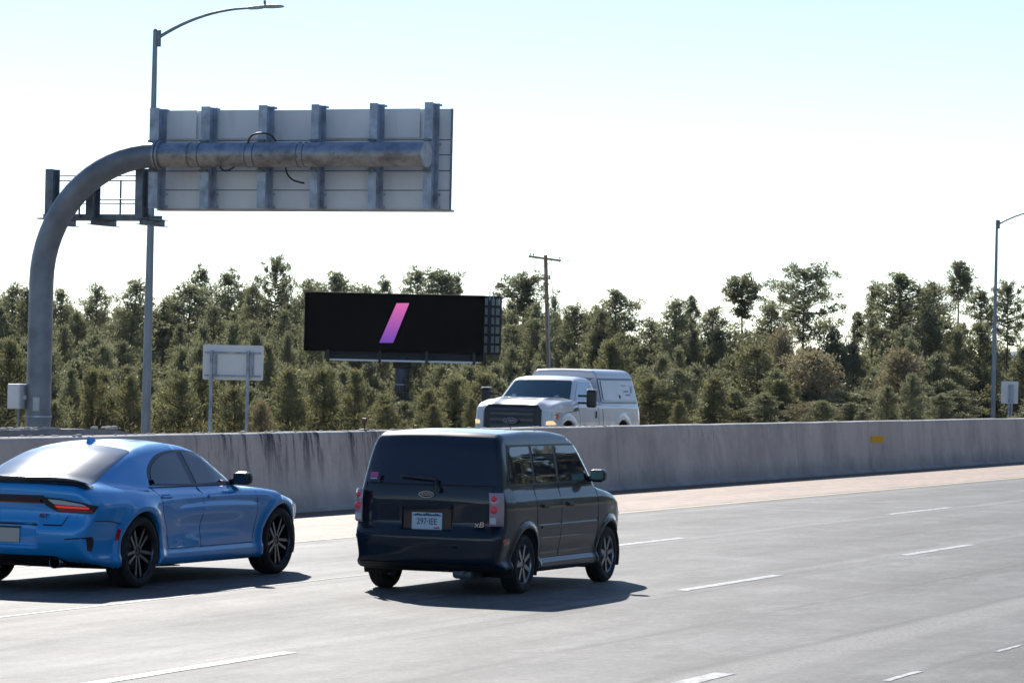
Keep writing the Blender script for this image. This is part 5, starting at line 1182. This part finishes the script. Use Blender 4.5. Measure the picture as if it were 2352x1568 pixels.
for D, dy0, dy1, step, rown in rows:
    x = -150 + rr.uniform(0, 40); cnt = {}
    while x < 2520:
        yt = float(np.interp(x, SKX, SKY)) + rr.uniform(dy0, dy1); yt = min(yt, 900)
        if 640 < x < 1190 and D < 200: yt = max(yt, 842)
        if 830 < x < 1010 and D < 195: yt = max(yt, 925)
        if 2195 < x < 2390 and D < 213: x += 60; continue
        z_ = next(z for z in zones if z[0] <= x < z[1])
        key = rr.choice(['dense0', 'dense1', 'dense2', 'dense3', 'broad0', 'broad1', 'broad2', 'dense0', 'dense2']); sh = 'pointed' if key[0] == 'd' else 'rounded'
        i = cnt[(z_[2], sh)] = cnt.get((z_[2], sh), -1) + 1
        tree_px(key, x, yt, rr.uniform(46, 74) * 215 / D, D + rr.uniform(-7, 7), '%s %s pine from left in %s row, %s' % (ORD[i], sh, rown, z_[2]), 'pines of the forest belt')
        x += step * rr.uniform(.65, 1.3)

def wood(name, label, spots, leafm='pine', seed=5):
    """a mass of far trees as one object"""
    (tv, tf), (cv, cf) = make_tree(seed=seed, H=10, W=2.8, cb=.06, prof='dense', nb=64, per=3, leaves=16, cr=.62, ls=.42, lw=.22)
    tv = np.array(tv); nt, nc = len(tv), len(cv); VV, FF, MI = [], [], []; base = 0
    quads = np.concatenate([np.array([q for q in tf]), cf + nt])
    for (u, v, z, H, W, a) in spots:
        p = np.concatenate([tv, cv]); c, s_ = math.cos(a), math.sin(a)
        p = np.stack([(p[:, 0] * c - p[:, 1] * s_) * W / 2.8 + u, (p[:, 0] * s_ + p[:, 1] * c) * W / 2.8 + v, p[:, 2] * H / 10 + z], 1); VV.append(p); FF.append(quads + base); base += len(p)
        MI.append(np.concatenate([np.ones(len(tf)), np.zeros(len(cf))]))
    o = mesh_obj(name, np.concatenate(VV), np.concatenate(FF), [M[leafm], M['bark']], midx=np.concatenate(MI)); return tag(o, label, 'wood', kind='stuff')
sp = []
for D, dy0, dy1, step in ((285, 5, 40, 58), (262, 10, 60, 56)):
    x = -900
    while x < 3300:
        yt = float(np.interp(x, SKX, SKY)) + rr.uniform(dy0, dy1); b_ = gbase(x, D); sp.append((b_.x, b_.y, b_.z, at(x, yt, D).z - b_.z, rr.uniform(50, 78) * 215 / FOC, rr.uniform(0, 6))); x += step * rr.uniform(.65, 1.3)
wood('distant_wood', 'far dark pine wood glimpsed between the skyline trees', sp)

# young, yellowish pines in front of the belt
near_trees = [('young0', 20, 800, 62, 135, 'bushy olive young pine at the left edge beside the control box'), ('young1', 235, 858, 55, 140, 'olive young pine between the gantry pole and the lamp post'), ('young0', 300, 875, 45, 138, 'low olive young pine hard left of the lamp post'),
 ('young1', 415, 868, 60, 142, 'dark olive young pine right of the lamp post'), ('young0', 465, 850, 50, 146, 'olive young pine behind the left post of the small road sign'), ('young1', 540, 900, 48, 140, 'low young pine between the posts of the small road sign'),
 ('young0', 665, 858, 62, 146, 'young pine below the left end of the billboard'), ('young1', 745, 850, 58, 150, 'young pine under the billboard walkway, left of its pole'), ('young0', 815, 868, 46, 146, 'young pine hard left of the billboard pole'),
 ('young1', 880, 905, 42, 140, 'low young pine at the foot of the billboard pole'), ('young0', 985, 895, 48, 144, 'young pine right of the billboard pole'), ('young1', 1045, 880, 58, 150, 'young pine left of the pickup truck'), ('young0', 1110, 858, 52, 152, 'young pine just behind the front of the pickup truck'),
 ('young1', 1400, 800, 55, 165, 'young pine behind the pickup bed cap'), ('dense1', 1555, 850, 60, 150, 'dark conical pine standing alone low in front, right of the pickup'), ('young1', 1495, 880, 48, 150, 'young pine directly right of the pickup tail'), ('young0', 1640, 880, 50, 155, 'olive young pine right of the dark conical pine'),
 ('young1', 1740, 800, 70, 170, 'tall greenish young pine in the middle of the right belt'), ('young0', 1790, 870, 50, 160, 'olive young pine left of the rusty oak'), ('young1', 2190, 850, 58, 212, 'young pine between the pale round oak and the right lamp post'), ('young0', 2340, 850, 50, 225, 'young pine behind the small right-hand sign')]
for k, x, y, hw, D, lab in near_trees: tree_px(k, x, y + (0 if k[0] == 'd' else (x * 7 % 23) - 14), hw * 1.3, D, lab)
rr = random.Random(77); x = -60; cnt = {}
while x < 2420:
    z_ = next(z for z in zones if z[0] <= x < z[1]); D = rr.uniform(128, 172); yt = rr.uniform(835, 945)
    if 850 < x < 1000 and D < 190: yt = max(yt, 932)
    if not 2195 < x < 2390:
        i = cnt[z_[2]] = cnt.get(z_[2], -1) + 1
        tree_px(rr.choice(['young0', 'young1', 'dense0', 'dense2', 'broad1', 'broad2']), x, yt, rr.uniform(26, 62), D, '%s low undergrowth pine from left above barrier, %s' % (ORD[i], z_[2]), 'low undergrowth pines')
    x += rr.uniform(22, 70)
oaks = [('oak0', 2075, 812, 78, 160, 'round pale tan oak with dry leaves in the right belt'), ('oak1', 1868, 815, 92, 172, 'wide rusty brown oak with dry leaves below the tall open pine'), ('oak1', 1790, 768, 50, 200, 'brownish oak top higher up under the tall open pine'),
 ('oak0', 604, 930, 40, 140, 'small orange-brown oak scrub right of the small road sign posts'), ('oak1', 1880, 925, 60, 150, 'low rusty oak scrub just above the barrier on the right')]
for k, x, y, hw, D, lab in oaks: tree_px(k, x, y, hw * 1.35, D, lab)

# brush along the fall of the ground beyond the far lanes
r = np.random.default_rng(99); n = 150000
u = r.uniform(60, 300, n); v = 52 + 26 * r.random(n) ** 1.2 + (u - 60) * .02; hgt = (.5 + 1.3 * np.abs(np.sin(u * .9 + 2 * np.sin(v * .7)) * np.sin(v * 1.1 + u * .23))) * r.random(n)
ctr = np.stack([u, v, gz(v) + hgt], 1); dirn = r.normal(0, .6, (n, 3)) + np.array([0, 0, .9]); dirn /= np.linalg.norm(dirn, axis=1)[:, None]; sd = np.cross(dirn, r.normal(0, 1, (n, 3))); sd /= np.linalg.norm(sd, axis=1)[:, None]
l_ = r.uniform(.10, .26, n)[:, None]; w_ = r.uniform(.008, .02, n)[:, None]
VV = np.stack([ctr - sd * w_, ctr + sd * w_, ctr + dirn * l_ + sd * w_ * .5, ctr + dirn * l_ - sd * w_ * .5], 1).reshape(-1, 3)
o = mesh_obj('brush', VV, np.arange(n * 4).reshape(-1, 4), M['brush']); tag(o, 'dry brush and tall grass at the foot of the forest beyond the far lanes', 'brush', kind='stuff')

# wood on the near roadside bank (outside the frame; it stands in the paint and glass of the cars)
sp = []
for i in range(60):
    u = 34 + i * 5 + rr.uniform(-3, 3); v = -rr.uniform(20, 48); sp.append((u, v, float(gz(v)), rr.uniform(10, 16), rr.uniform(2.6, 4.0), rr.uniform(0, 6)))
wood('roadside_wood', 'dark pine wood on the near roadside bank, outside the picture', sp)

# ------------------------------------------------------------------ thin air haze round the whole place
b = MB(); b.box((2350, 1600, 40), (5900, 4500, 100.0)); hz = b.build('haze', None, None); hz.data.materials.clear()
hm = bpy.data.materials.new('haze_air'); hm.use_nodes = True; ht = hm.node_tree; ht.nodes.clear(); ho = ht.nodes.new('ShaderNodeOutputMaterial'); hv = ht.nodes.new('ShaderNodeVolumePrincipled')
hv.inputs['Color'].default_value = (.80, .88, 1, 1); hv.inputs['Density'].default_value = .00003; hv.inputs['Anisotropy'].default_value = .35; ht.links.new(hv.outputs[0], ho.inputs['Volume']); hz.data.materials.append(hm)
tag(hz, 'thin pale haze in the air', kind='stuff')
